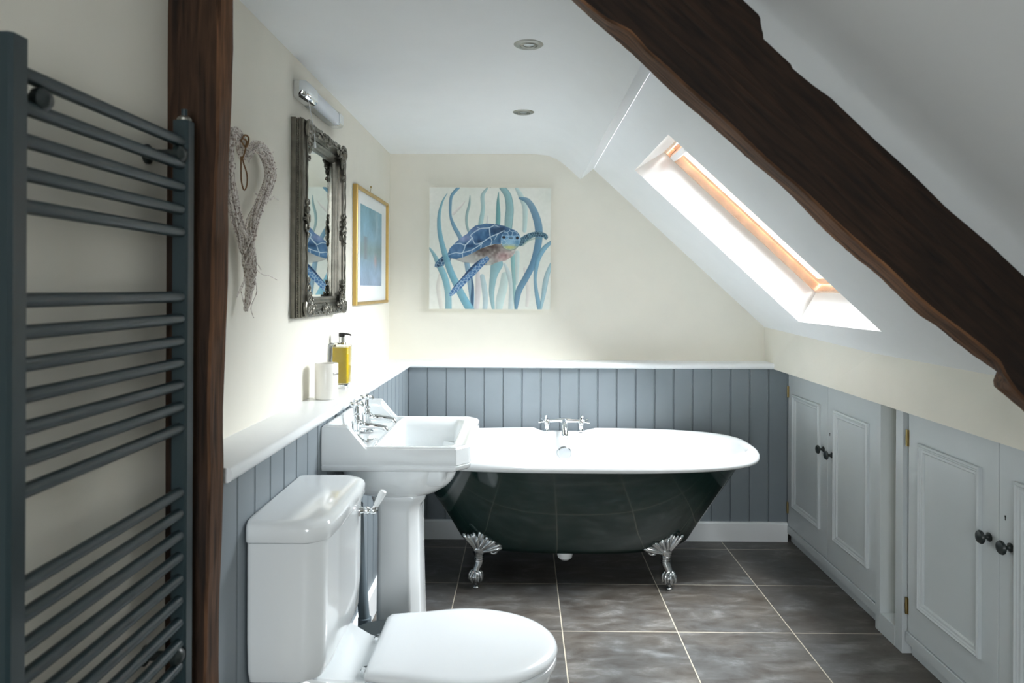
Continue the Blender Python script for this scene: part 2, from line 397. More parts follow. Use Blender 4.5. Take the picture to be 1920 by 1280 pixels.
# ------------------------------------------------------------------ windows
def frame_ring(mb, s0, s1, y0, y1, w, o0, o1):
    # rectangular ring, outer s0..s1 / y0..y1, member width w, offset o0..o1
    for a, b, c, d in ((s0, s0 + w, y0, y1), (s1 - w, s1, y0, y1), (s0 + w, s1 - w, y0, y0 + w), (s0 + w, s1 - w, y1 - w, y1)):
        P = [SL(s_, o_, y_) for o_ in (o0, o1) for s_, y_ in ((a, c), (b, c), (b, d), (a, d))]
        mb.add(P, [(0, 1, 2, 3), (7, 6, 5, 4), (0, 4, 5, 1), (1, 5, 6, 2), (2, 6, 7, 3), (3, 7, 4, 0)])
    return mb
def skylight(name, y0, y1):
    root = bpy.data.objects.new(name, None); COL.objects.link(root); root.location = SL(.48, .15, (y0 + y1) / 2); struct(root)
    frame_ring(MB(), .039 - .035, .922 + .035, y0 - .035, y1 + .035, .045, .1405, .20).build('window_frame', 'pine', root, smooth=False)
    sash = frame_ring(MB(), .056, .905, y0 + .017, y1 - .017, .032, .175, .225).build('window_sash', 'pine', root, smooth=False)
    g = MB().add([SL(s_, o_, y_) for o_ in (.203, .209) for s_, y_ in ((.085, y0 + .045), (.876, y0 + .045), (.876, y1 - .045), (.085, y1 - .045))],
                 [(0, 1, 2, 3), (7, 6, 5, 4), (0, 4, 5, 1), (1, 5, 6, 2), (2, 6, 7, 3), (3, 7, 4, 0)]).build('window_glass', 'glass', root, smooth=False)
    bar = MB()
    A = [SL(s_, o_, y0 + .03) for s_, o_ in ((.075, .135), (.098, .135), (.104, .150), (.098, .168), (.075, .168), (.070, .150))]
    B = [SL(s_, o_, y1 - .02) for s_, o_ in ((.075, .135), (.098, .135), (.104, .150), (.098, .168), (.075, .168), (.070, .150))]
    bar.rings([A, B]); bar.build('vent_bar', 'gloss_white', root, angle=60)
    cl = MB()
    for yy in (y1 - .025, y0 + .03):
        P = [SL(s_, o_, yy + dy) for dy in (0, .008) for s_, o_ in ((.068, .15), (.09, .15), (.09, .178), (.068, .178))]
        cl.add(P, [(0, 1, 2, 3), (7, 6, 5, 4), (0, 4, 5, 1), (1, 5, 6, 2), (2, 6, 7, 3), (3, 7, 4, 0)])
    cl.build('bar_bracket', 'nickel', root, smooth=False)
    return root
skylight('window_1', *WIN[0])
w3 = bpy.data.objects.new('fill_window', None); COL.objects.link(w3); w3.location = ((x0w + x1w) / 2, YF, 1.27); struct(w3)  # unseen window, added to bring fill daylight to the near side
m_ = MB()
for a in ((x0w, x1w, z0w, z0w + .05), (x0w, x1w, z1w - .05, z1w), (x0w, x0w + .05, z0w, z1w), (x1w - .05, x1w, z0w, z1w), (-.04, -.01, z0w, z1w)):
    m_.box(a[0], a[1], YF - .06, YF + .005, a[2], a[3])
m_.build('window_frame', 'gloss_white', w3, smooth=False)
MB().box(x0w + .02, x1w - .02, YF - .045, YF - .04, z0w + .02, z1w - .02).build('window_glass', 'glass', w3, smooth=False)

# ------------------------------------------------------------------ timber post and beam
post = MB(); rings = []
N = 40
for i in range(N + 1):
    z = ZC * i / N; t = i / N
    xr = -.577 + .030 * (t ** 1.3); xl = -.69; yn = 1.293 + .001 * math.sin(9 * t); yf = 1.357
    w = lambda k: .0016 * math.sin(17 * t * k + k) + random.uniform(-.0007, .0007)
    c = [(xl, yn), (xr - .004, yn), (xr, yn + .004), (xr, yf - .004), (xr - .004, yf), (xl, yf)]
    rings.append([(x + (w(1) if k in (1, 2) else w(1.7) if k in (3, 4) else 0), y + (w(2.3) if k in (1, 2) else 0), z) for k, (x, y) in enumerate(c)])
# the part of the post standing in front of the near wall face
post.rings(rings)
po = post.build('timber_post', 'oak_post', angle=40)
po.data.materials.append(M['oak_lit_side'])
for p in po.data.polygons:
    if p.normal.x > .55: p.material_index = 1  # window light on this side painted in as paler oak
tag(po, 'dark brown upright oak post on the left wall beside the towel radiator', 'post')

f0, cx0, cy0 = 1345.027, 980.0, 541.14
def onY(u, v, y): return ((u - cx0 + .0045 * (v - cy0)) / f0 * y, 1.25 - (v - cy0 - .0045 * (u - cx0)) / f0 * y)
top_px = [(1393.6 - 190, -178), (1300, -85), (1393.6, 0), (1425, 30), (1426.5, 48), (1431, 64), (1428.6, 70), (1483.3, 121), (1485.5, 128), (1524, 160), (1556.7, 183), (1639, 262), (1700, 317), (1773, 390), (1852, 457), (1920, 521), (2010, 605), (2090, 690)]
near_px = [(890, -180), (1090, 0), (1133, 33), (1180.6, 60), (1212, 97), (1251, 128), (1340, 210), (1480, 339), (1569, 420), (1720, 558), (1822, 640), (1867.5, 676), (1880, 700), (1900, 730), (1930, 762), (2010, 835), (2100, 910)]
far_px = [(860, -180), (1070, 0), (1137, 60), (1218, 135), (1340, 245), (1450, 338), (1530, 418), (1578, 463), (1601.6, 485), (1645, 520), (1720, 590), (1748, 609), (1784, 640), (1817, 664), (1865, 694), (1853, 717), (1920, 777.5), (2010, 860), (2090, 940)]
def st(p):
    v = Vector((p[0], 0, p[1])) - O0; return v.dot(D), v.dot(Nn)
YBN, YBF = 1.300, 1.370
TP = sorted(st(onY(u, v, YBN)) for u, v in top_px); NP = sorted(st(onY(u, v, YBN)) for u, v in near_px)
FP = sorted(st(onY(u, v, YBF)) for u, v in far_px)
def itp(P, s):
    return float(np.interp(s, [p[0] for p in P], [p[1] for p in P]))
smin = -.62; smax = 1.02
rings = []; st_list = sorted(set([smin + (smax - smin) * i / 220 for i in range(221)]))
for s_ in st_list:
    tt, tn, tf = itp(TP, s_), itp(NP, s_), itp(FP, s_)
    tt = min(tt, -.004)
    n_ = .0012 * math.sin(s_ * 31) + random.uniform(-.0004, .0004); n2_ = random.uniform(-.0008, .0008)
    rings.append([SL(s_, tt, YBN + .003), SL(s_, tt - .003, YBN), SL(s_, (tt + tn) / 2, YBN + n2_), SL(s_, tn + .004 + n_, YBN), SL(s_, tn + n_, YBN + .004), SL(s_, tf + n_, YBF - .003), SL(s_, tf + .003 + n_, YBF), SL(s_, tt, YBF)])
# keep the top of the beam below the flat ceiling
rings = [[(p.x, p.y, min(p.z, ZC - .0005)) for p in r] for r in rings]
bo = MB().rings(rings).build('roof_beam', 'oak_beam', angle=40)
bo.data.materials.append(M['oak_lit_under'])
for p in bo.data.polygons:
    if p.normal.dot(Nn) < -.55 and p.center.z < 1.93: p.material_index = 1  # underside brightened by colour, standing in for the light it catches
tag(bo, 'thick dark oak roof beam running diagonally below the sloping ceiling', 'beam')

# ------------------------------------------------------------------ towel radiator
RX = -.593
rad = thing('towel_radiator', 'anthracite ladder towel radiator on the near left wall', 'radiator', (RX, 1.03, .30))
def upright(y0, y1, xl, xr, zt):
    mb = MB()
    pr = [(xl, y0), (xr - .004, y0), (xr, y0 + .004), (xr, y1 - .003), (xr - .003, y1), (xl, y1)]
    mb.rings([[(x, y, z) for x, y in pr] for z in (.33, zt - .001)]); return mb.build('upright', 'radiator', rad, angle=30)
upright(.808, .838, -.612, -.581, 1.541); upright(1.235, 1.263, -.606, -.5805, 1.541)
far_v = [262, 305, 348, 391, 433.5] + [556, 597.8, 639.7, 681, 722.8, 764, 804.7] + [926.7, 967, 1007.5, 1048.5, 1090, 1131, 1172.6, 1213, 1255, 1296]
for v in far_v:
    z = 1.25 - (v - cy0 + .0045 * 640) / f0 * 1.228
    MB().tube([(RX, .836, z), (RX, .95, z), (RX, 1.1, z), (RX, 1.236, z)], .0093, 16).build('bar', 'radiator', rad)
for (y, z) in ((.87, 1.478), (1.222, 1.478), (1.222, .62)):
    mb = MB().lathe([(.0, -.052), (.017, -.050), (.017, -.046), (.008, -.040), (.008, .0), (.0145, .001), (.0145, .010), (.010, .016), (.004, .018), (.0, .0185)], 20, T(-.595, y, z) @ rotm('Y', PI / 2))
    mb.build('wall_bracket', 'black_knob', rad)
MB().lathe([(0, 0), (.012, 0), (.012, .004), (.008, .008), (0, .009)], 16, T(-.593, 1.249, 1.541)).build('air_vent', 'nickel', rad)
MB().lathe([(0, 0), (.005, 0), (.005, .012), (0, .013)], 12, T(-.593, 1.249, 1.549)).build('vent_key', 'radiator', rad)

# ------------------------------------------------------------------ recessed downlights
for i, (x, y) in enumerate(((.014, 2.036), (.0, 2.815))):
    lab = ('recessed brushed metal ceiling spotlight nearer the camera', 'recessed brushed metal ceiling spotlight nearer the back wall')[i]
    t = thing('ceiling_spotlight', lab, 'ceiling light', (x, y, ZC), 'recessed spotlights in the flat ceiling')
    MB().lathe([(.024, .0), (.0255, -.004), (.030, -.005), (.038, -.0035), (.0425, -.0005), (.0425, .001)], 40, T(x, y, ZC), cap=False).build('trim_ring', 'nickel', t)
    MB().lathe([(.0, .003), (.0245, .003), (.0245, -.0015), (.0205, -.005), (.016, -.003), (.015, .001), (0, .001)], 32, T(x, y, ZC - .0005)).build('lamp_holder', 'nickel', t)
    MB().lathe([(.0, -.0015), (.006, -.0025), (.0145, -.0012), (.0145, .001), (0, .001)], 24, T(x, y, ZC - .0008)).build('lamp', 'chrome_satin', t)

# ------------------------------------------------------------------ shaver / strip light
wl = thing('wall_light', 'chrome and white strip light on the wall above the mirror', 'wall light', (XL, 2.35, 1.847))
def lp(x0, x1, z0, z1, r=.012):
    return [(x0, z0), (x1 - r * 1.2, z0), (x1 - .3 * r, z0 + .3 * r), (x1, z0 + r), (x1, z1 - r), (x1 - .3 * r, z1 - .3 * r), (x1 - r, z1), (x0, z1)]
XW = XL + .0008
def cap(y0, y1, flip):
    A = lp(XW, -.645, 1.821, 1.873); B = lp(XW, -.654, 1.824, 1.870, .014)
    rs = [[(x, y0, z) for x, z in B], [(x, y0 + .008, z) for x, z in A], [(x, y1 - (.008 if flip else 0), z) for x, z in A]]
    if flip: rs = [[(x, y0, z) for x, z in A], [(x, y1 - .012, z) for x, z in A], [(x, y1, z) for x, z in B]]
    return MB().rings(rs).build('end_cap', 'chrome', wl, angle=50)
cap(2.134, 2.245, False); cap(2.515, 2.578, True)
A = lp(XW, -.648, 1.823, 1.871)
MB().rings([[(x, 2.244, z) for x, z in A], [(x, 2.516, z) for x, z in A]]).build('light_cover', 'diffuser', wl, angle=50)
A = lp(XW, -.664, 1.8205, 1.823, .001)
MB().rings([[(x, 2.244, z) for x, z in A], [(x, 2.516, z) for x, z in A]]).build('base_plate', 'chrome_satin', wl, angle=50)
pc = MB().tube(smooth_path([(-.658, 2.19, 1.822), (-.650, 2.19, 1.78), (-.640, 2.185, 1.73), (-.636, 2.185, 1.695)], 5), .0011, 6).build('pull_cord', 'gloss_white', wl)
MB().lathe([(0, 0), (.0026, 0), (.004, .004), (.0035, .016), (.002, .02), (0, .02)], 10, T(-.636, 2.185, 1.677) @ rotm('X', .12)).build('cord_toggle', 'matboard', pc)

# ------------------------------------------------------------------ ornate mirror
Y0, Y1, Z0, Z1 = 2.112, 2.600, 1.160, 1.756
mir = thing('wall_mirror', 'ornate antique silver framed mirror on the left wall', 'mirror', (XL, (Y0 + Y1) / 2, Z0))
# moulding profile: (inward distance, x)
mp_ = [(0, XL + .001), (0, -.6735), (.0012, -.6715), (.0050, -.6705), (.0050, -.6625), (.0008, -.6610), (.0004, -.6575), (.0030, -.6560), (.0022, -.6520), (.0050, -.6495), (.009, -.6485), (.014, -.6465), (.020, -.645), (.024, -.647), (.028, -.653), (.038, -.658), (.044, -.656), (.048, -.660), (.054, -.662), (.059, -.667), (.062, -.676), (.062, XL + .001)]
def rectring(d, x): return [(x, Y0 + d, Z0 + d), (x, Y1 - d, Z0 + d), (x, Y1 - d, Z1 - d), (x, Y0 + d, Z1 - d)]
def densify(r, n=1): return r
mr = [rectring(d, x) for d, x in mp_]
MB().rings(mr, False, False).build('mirror_frame', 'ant_silver', mir, angle=25)
g_in = .058; bev = .011
gl = MB()
xa, xb = -.6755, -.6735
ra = [(xa, Y0 + g_in, Z0 + g_in), (xa, Y1 - g_in, Z0 + g_in), (xa, Y1 - g_in, Z1 - g_in), (xa, Y0 + g_in, Z1 - g_in)]
b2 = g_in + bev
rb = [(xb, Y0 + b2, Z0 + b2), (xb, Y1 - b2, Z0 + b2), (xb, Y1 - b2, Z1 - b2), (xb, Y0 + b2, Z1 - b2)]
rz = [(XL + .002, *p[1:]) for p in ra]
gl.rings([rz, ra, rb], False, True); gl.build('mirror_glass', 'mirror', mir, smooth=False)
# bead row along the outer channel (pattern of the frame)
bd = MB()
def beads(mb, y0, z0, y1, z1, n, x, r):
    for i in range(n):
        t = (i + .5) / n; mb.ball((x, y0 + (y1 - y0) * t, z0 + (z1 - z0) * t), r, n=6, m=4)
c_ = .0035
beads(bd, Y0 + c_, Z0 + c_, Y0 + c_, Z1 - c_, 84, -.6665, .0030); beads(bd, Y1 - c_, Z0 + c_, Y1 - c_, Z1 - c_, 84, -.6665, .0030)
beads(bd, Y0 + c_, Z0 + c_, Y1 - c_, Z0 + c_, 68, -.6665, .0030); beads(bd, Y0 + c_, Z1 - c_, Y1 - c_, Z1 - c_, 68, -.6665, .0030)
bd.build('bead_moulding', 'ant_silver', mir)
# acanthus scrolls in the corners and mid-sides
def scroll(mb, cy, cz, r, a0, turns, dirn, w, x=-.643):
    pts = []; rr = []
    for k in range(18):
        t = k / 17; a = a0 + dirn * turns * 2 * PI * t; q = r * (1 - .82 * t)
        pts.append((x + .006 * t, cy + q * math.cos(a), cz + q * math.sin(a))); rr.append(w * (1 - .45 * t))
    mb.tube(pts, rr, 6)
rnd = random.Random(3)
def ornament(cy, cz, sy, sz, big):
    mb = MB()
    if big:
        leaves = [(0, 0, .028), (.030, .004, .020), (.004, .032, .020), (.058, .008, .015), (.008, .062, .015), (.024, .024, .018), (.084, .006, .010), (.006, .088, .010), (.042, .026, .012), (.028, .044, .012)]
    else:
        leaves = [(0, 0, .019), (.026, 0, .015), (-.026, 0, .015), (.048, .003, .011), (-.048, .003, .011)]
    for (a, b, r) in leaves:
        for q in (0, 1):
            scroll(mb, cy + sy * a, cz + sz * b, r, rnd.uniform(0, 6.28), 1.1, 1 if q else -1, r * .22, -.646 + rnd.uniform(0, .004))
        mb.ball((-.644, cy + sy * a, cz + sz * b), r * .35, n=8, m=5)
    for k in range(14 if big else 8):  # small leaf blades fanning out
        a = rnd.uniform(0, PI / 2) if big else rnd.uniform(0, 2 * PI); r0_ = .02 if big else .008; r1_ = r0_ + rnd.uniform(.014, .034 if big else .014)
        p0 = (-.645, cy + sy * r0_ * math.cos(a), cz + sz * r0_ * math.sin(a)); p1 = (-.648, cy + sy * r1_ * math.cos(a + .2), cz + sz * r1_ * math.sin(a + .2))
        mid = (-.641, (p0[1] + p1[1]) / 2, (p0[2] + p1[2]) / 2)
        mb.tube([p0, mid, p1], [.0025, .0042, .001], 6)
    return mb
for (cy, cz, sy, sz) in ((Y0 + .027, Z0 + .027, 1, 1), (Y1 - .027, Z0 + .027, -1, 1), (Y1 - .027, Z1 - .027, -1, -1), (Y0 + .027, Z1 - .027, 1, -1)):
    ornament(cy, cz, sy, sz, True).build('corner_ornament', 'ant_silver', mir)
ornament((Y0 + Y1) / 2, Z1 - .022, 1, 1, False).build('side_ornament', 'ant_silver', mir)
ornament((Y0 + Y1) / 2, Z0 + .022, 1, 1, False).build('side_ornament', 'ant_silver', mir)
for yy in (Y1 - .022, Y0 + .022):
    mb = ornament(0, 0, 1, 1, False); mb.v = [(x, yy + z, (Z0 + Z1) / 2 + y) for x, y, z in mb.v]; mb.build('side_ornament', 'ant_silver', mir)
# wavy rope edge on the crest
wv = MB()
for k in range(4):
    def wave(t, ph, amp): return amp * math.sin(t * 46 + ph)
    for j in range(2):
        pts = []
        for i in range(60):
            t = i / 59
            if k == 0: pts.append((-.643 + .002 * math.cos(t * 60), Y0 + .03 + (Y1 - Y0 - .06) * t, Z1 - .012 + wave(t, j * 2.2, .005)))
            if k == 1: pts.append((-.643, Y0 + .03 + (Y1 - Y0 - .06) * t, Z0 + .012 + wave(t, j * 2.2, .005)))
            if k == 2: pts.append((-.643, Y1 - .012 + wave(t, j * 2.2, .004), Z0 + .03 + (Z1 - Z0 - .06) * t))
            if k == 3: pts.append((-.644, Y0 + .022 + wave(t, j * 2.2, .003), Z0 + .03 + (Z1 - Z0 - .06) * t))
        wv.tube(pts, .0026, 6)
wv.build('rope_moulding', 'ant_silver', mir)

# ------------------------------------------------------------------ gold framed print
Y0p, Y1p, Z0p, Z1p = 2.885, 3.560, 1.180, 1.672
pic = thing('framed_print', 'gold framed pale blue abstract print on the left wall near the corner', 'picture', (XL, (Y0p + Y1p) / 2, Z0p))
pp = [(0, XL + .001), (0, -.670), (.003, -.667), (.010, -.667), (.014, -.671), (.014, -.680)]
MB().rings([[(x, Y0p + d, Z0p + d), (x, Y1p - d, Z0p + d), (x, Y1p - d, Z1p - d), (x, Y0p + d, Z1p - d)] for d, x in pp], False, False).build('picture_frame', 'gold', pic, angle=30)
MB().box(-.683, -.679, Y0p + .012, Y1p - .012, Z0p + .012, Z1p - .012).build('mount', 'matboard', pic, smooth=False)
def color_grid(name, n, m_, posf, colf, mt, parent):
    vs = [posf(i / n, j / m_) for j in range(m_ + 1) for i in range(n + 1)]
    fs = [(j * (n + 1) + i, j * (n + 1) + i + 1, (j + 1) * (n + 1) + i + 1, (j + 1) * (n + 1) + i) for j in range(m_) for i in range(n)]
    me = bpy.data.meshes.new(name); me.from_pydata(vs, [], fs); me.update()
    at = me.color_attributes.new('paint', 'FLOAT_COLOR', 'POINT')
    at.data.foreach_set('color', colf.astype(np.float32).ravel())
    o = bpy.data.objects.new(name, me); COL.objects.link(o); me.materials.append(M[mt])
    o.parent = parent; o.matrix_parent_inverse = parent.matrix_basis.inverted()
    return o
def tolin(a):
    a = a / 255.0
    return np.where(a <= .04045, a / 12.92, ((a + .055) / 1.055) ** 2.4)
def vnoise(U, V, f, seed):
    r = np.random.RandomState(seed); g = r.rand(64, 64); x = U * f; y = V * f
    x0 = np.floor(x).astype(int); y0 = np.floor(y).astype(int); fx = x - x0; fy = y - y0; fx = fx * fx * (3 - 2 * fx); fy = fy * fy * (3 - 2 * fy)
    G = lambda a, b: g[a % 64, b % 64]
    return (G(x0, y0) * (1 - fx) + G(x0 + 1, y0) * fx) * (1 - fy) + (G(x0, y0 + 1) * (1 - fx) + G(x0 + 1, y0 + 1) * fx) * fy
n = 90
jj, ii = np.mgrid[0:n + 1, 0:n + 1]; U = ii / n; V = jj / n   # U: near->far, V: bottom->top
nz = .5 * vnoise(U, V, 5, 1) + .3 * vnoise(U, V, 12, 2) + .2 * vnoise(U, V, 30, 3)
P = np.zeros((n + 1, n + 1, 3)); top = np.array([120, 190, 215.]); low = np.array([150, 180, 215.]); midc = np.array([135, 170, 165.])
P[:] = low + (top - low) * V[..., None]
bandm = np.exp(-((V - .45) / .12) ** 2)[..., None] * .8; P = P * (1 - bandm) + midc * bandm
tower = (np.exp(-((U - .22) / .08) ** 2) * (V < .62) * (V > .33) * .6)[..., None] * np.clip(nz * 1.8, 0, 1)[..., None]
P = P * (1 - tower) + np.array([130, 125, 130.]) * tower
pk = (np.exp(-((U - .68) / .07) ** 2 - ((V - .33) / .08) ** 2) * .8)[..., None]; P = P * (1 - pk) + np.array([215, 165, 160.]) * pk
cl = (np.exp(-((U - .72) / .09) ** 2 - ((V - .85) / .2) ** 2) * .5 * nz)[..., None]; P = P * (1 - cl) + np.array([225, 225, 215.]) * cl
P = P * (.88 + .24 * nz[..., None]); P = P.mean(axis=2, keepdims=True) * .3 + P * .7
C4 = np.ones((n + 1, n + 1, 4)); C4[..., :3] = tolin(np.clip(P, 0, 255)) * .80
color_grid('print_sheet', n, n, lambda a, b: (-.6785, 2.99 + .45 * a, 1.262 + .343 * b), C4, 'print', pic)
MB().tube([(-.684, 3.20, 1.672), (-.68, 3.20, 1.70)], .0012, 6).ball((-.68, 3.20, 1.703), .0045, n=8, m=6).build('picture_hook', 'brass', pic)

# ------------------------------------------------------------------ turtle canvas
XC0, XC1, ZCa, ZCb = -.4775, .1425, 1.147, 1.766
YC = 3.656
cv = thing('canvas_painting', 'square canvas of a swimming blue turtle among sea grass on the back wall', 'painting', ((XC0 + XC1) / 2, YB, ZCa))
MB().box(XC0, XC1, YC + .0006, YB - .001, ZCa, ZCb, .002, 1).build('canvas', 'linen', cv)
n = 330
jj, ii = np.mgrid[0:n + 1, 0:n + 1]
PX = 17 + 1083 * (ii / n); PY = 1183 - 1086 * (jj / n)      # painting coordinates, y down
img = np.zeros((n + 1, n + 1, 3)); img[:] = (234, 236, 226)
nz1 = vnoise(PX / 1100, PY / 1100, 6, 11); nz2 = vnoise(PX / 1100, PY / 1100, 22, 12); nz3 = vnoise(PX / 1100, PY / 1100, 55, 13)
img -= (nz1[..., None] - .5) * np.array([10, 6, 8.])
def blend(mask, col, a=1.0):
    global img
    k = np.clip(mask, 0, 1)[..., None] * a; img = img * (1 - k) + np.array(col, float) * k
def stroke_mask(pts, soft=5):
    P_ = smooth_path([(x, y, w) for x, y, w in pts], 6); best = np.full(PX.shape, -1e9); side = np.zeros(PX.shape)
    for a, b in zip(P_[:-1], P_[1:]):
        dx, dy = b.x - a.x, b.y - a.y; L2 = dx * dx + dy * dy + 1e-9
        t = np.clip(((PX - a.x) * dx + (PY - a.y) * dy) / L2, 0, 1)
        d = np.hypot(PX - a.x - t * dx, PY - a.y - t * dy); w = (a.z + (b.z - a.z) * t) / 2
        v = w - d; up = v > best
        side = np.where(up, ((PX - a.x) * dy - (PY - a.y) * dx) / math.sqrt(L2) / np.maximum(w, 1), side); best = np.maximum(best, v)
    return np.clip(best / soft + .5, 0, 1), side, best
def weed(pts, col, a=.8, edge=.25, soft=5):
    m_, side, best = stroke_mask(pts, soft)
    c = np.array(col, float)
    sh = (1 + .13 * side + .10 * (nz1 - .5))[..., None]
    k = (m_ * a * (.8 + .3 * nz1))[..., None]
    global img
    img = img * (1 - np.clip(k, 0, 1)) + np.clip(c * sh, 0, 255) * np.clip(k, 0, 1)
    e = np.exp(-((best - 2) / 3.0) ** 2) * m_ * edge
    img = img * (1 - e[..., None]) + c * .6 * e[..., None]
def poly_mask(pts, soft=3):
    ins = np.zeros(PX.shape, bool); dmin = np.full(PX.shape, 1e9); N_ = len(pts)
    for i in range(N_):
        x1, y1 = pts[i]; x2, y2 = pts[(i + 1) % N_]
        if y1 != y2:
            c_ = ((y1 > PY) != (y2 > PY)) & (PX < (x2 - x1) * (PY - y1) / (y2 - y1) + x1); ins ^= c_
        dx, dy = x2 - x1, y2 - y1; t = np.clip(((PX - x1) * dx + (PY - y1) * dy) / (dx * dx + dy * dy + 1e-9), 0, 1)
        dmin = np.minimum(dmin, np.hypot(PX - x1 - t * dx, PY - y1 - t * dy))
    return np.clip(np.where(ins, dmin, -dmin) / soft + .5, 0, 1)
pale = (168, 200, 205)
weed([(230, 330, 30), (300, 260, 20), (330, 220, 10)], (215, 205, 200), .5, 0)
weed([(120, 880, 40), (100, 1000, 40), (130, 1183, 40)], (215, 205, 195), .5, 0)
weed([(450, 860, 40), (455, 1000, 52), (440, 1183, 40)], (205, 195, 200), .7, 0)
weed([(870, 820, 30), (900, 1000, 40), (890, 1150, 30)], (215, 205, 200), .5, 0)
weed([(540, 350, 8), (535, 420, 24)], (205, 205, 205), .6, 0)
weed([(790, 100, 26), (830, 170, 44), (865, 260, 46), (870, 360, 42), (865, 480, 36)], (178, 205, 205), .8, .05)
weed([(800, 680, 44), (800, 800, 40), (795, 950, 30)], (180, 205, 205), .7, 0)
weed([(690, 880, 60), (680, 980, 74), (650, 1100, 74), (640, 1183, 60)], (180, 210, 210), .7, .0)
weed([(690, 780, 20), (730, 880, 44), (750, 980, 44), (745, 1183, 44)], (185, 205, 210), .7, .05)
weed([(490, 890, 40), (510, 1000, 48), (520, 1100, 46), (515, 1183, 42)], (160, 190, 205), .7, .1)
weed([(620, 780, 110), (595, 870, 70), (580, 960, 54), (575, 1050, 46), (590, 1183, 26)], (125, 170, 185), .85, .2)
weed([(760, 700, 36), (765, 820, 34), (775, 950, 28), (780, 1080, 22), (785, 1183, 14)], (130, 180, 185), .85, .15)
weed([(378, 170, 6), (372, 250, 20), (350, 340, 24), (350, 430, 22), (375, 510, 20)], (135, 165, 168), .8, .2)
weed([(530, 105, 16), (490, 170, 34), (495, 280, 34), (480, 380, 40), (470, 440, 38)], (150, 187, 192), .75, .12)
weed([(633, 135, 4), (628, 220, 24), (630, 320, 38), (628, 430, 40)], (100, 155, 162), .9, .15)
weed([(665, 97, 50), (715, 170, 62), (732, 280, 70), (725, 380, 74), (720, 470, 66)], (130, 170, 178), .85, .5)
weed([(820, 190, 18), (890, 215, 48), (945, 300, 60), (985, 420, 68), (993, 540, 64), (975, 660, 60), (940, 780, 56), (880, 900, 56), (820, 1010, 54), (800, 1100, 46), (795, 1180, 20)], (98, 132, 170), .92, .25)
weed([(1105, 580, 26), (1040, 640, 42), (990, 730, 40), (968, 830, 34), (962, 930, 26), (975, 1040, 34), (990, 1120, 40), (1000, 1190, 30)], (120, 160, 192), .88, .3)
weed([(1105, 780, 30), (1070, 870, 42), (1050, 960, 46), (1035, 1060, 36), (1010, 1183, 22)], (155, 190, 208), .8, .3)
weed([(20, 640, 14), (60, 700, 30), (110, 800, 52), (155, 900, 56), (180, 1000, 56), (190, 1100, 56), (190, 1190, 58)], (128, 172, 190), .88, .2)
weed([(345, 740, 40), (370, 860, 52), (385, 950, 54), (397, 1060, 46), (402, 1180, 28)], (130, 160, 190), .9, .15)
weed([(395, 900, 8), (405, 980, 22), (402, 1080, 26), (402, 1178, 16)], (60, 82, 120), .9, .1)
weed([(275, 97, 26), (215, 170, 26), (203, 260, 24), (207, 360, 22), (240, 450, 34), (285, 530, 38), (340, 640, 38)], (105, 142, 178), .88, .3)
# turtle body
def cells(m_, size, seed, dark, light, linec, wline=.16):
    rs = np.random.RandomState(seed); pts = []
    ys_, xs_ = np.where(m_ > .5)
    if len(xs_) == 0: return
    X0, X1, Y0_, Y1_ = PX[m_ > .5].min(), PX[m_ > .5].max(), PY[m_ > .5].min(), PY[m_ > .5].max()
    y = Y0_; r_ = 0
    while y < Y1_ + size:
        x = X0 + (size / 2 if r_ % 2 else 0)
        while x < X1 + size:
            pts.append((x + rs.uniform(-.25, .25) * size, y + rs.uniform(-.25, .25) * size, rs.rand())); x += size
        y += size * .85; r_ += 1
    d1 = np.full(PX.shape, 1e9); d2 = np.full(PX.shape, 1e9); q = np.zeros(PX.shape)
    for x, y, c in pts:
        d = np.hypot(PX - x, PY - y); lt = d < d1
        d2 = np.where(lt, d1, np.minimum(d2, d)); q = np.where(lt, c, q); d1 = np.where(lt, d, d1)
    e = np.clip((d2 - d1) / (size * wline), 0, 1)[..., None]
    col = np.array(dark, float) + (np.array(light, float) - np.array(dark, float)) * (q * .7 + nz3 * .3)[..., None]
    col = np.array(linec, float) * (1 - e) + col * e
    global img
    k = m_[..., None]; img = img * (1 - k) + col * k
rear = poly_mask([(215, 730), (190, 690), (150, 700), (105, 735), (68, 780), (66, 808), (90, 814), (150, 795), (155, 770), (205, 760)])
cells(rear, 30, 5, (30, 50, 85), (90, 120, 165), (190, 205, 220))
weed([(175, 148, 4), (130, 230, 16), (103, 350, 28), (107, 480, 38), (130, 600, 44), (165, 720, 54), (205, 840, 58), (260, 960, 62), (320, 1080, 68), (385, 1190, 72)], (122, 168, 192), .93, .25)
belly = poly_mask([(200, 730), (330, 712), (480, 640), (640, 590), (720, 630), (795, 640), (765, 705), (700, 748), (620, 765), (570, 790), (520, 792), (450, 772), (330, 765), (260, 745)], 4)
bc = np.zeros(img.shape); bc[:] = (186, 186, 180)
g1 = np.exp(-(((PX - 510) / 110) ** 2 + ((PY - 665) / 60) ** 2))[..., None]; g2 = np.exp(-(((PX - 680) / 90) ** 2 + ((PY - 710) / 50) ** 2))[..., None]
g3 = np.exp(-(((PX - 600) / 80) ** 2 + ((PY - 625) / 30) ** 2))[..., None]
bc = bc * (1 - g2) + np.array([186, 150, 148]) * g2; bc = bc * (1 - g1 * .9) + np.array([88, 74, 68]) * g1 * .9; bc = bc * (1 - g3 * .8) + np.array([70, 52, 48]) * g3 * .8
bc += ((nz3 - .5) * 60 * (PX > 430))[..., None]
k = belly[..., None]; img = img * (1 - k) + bc * k
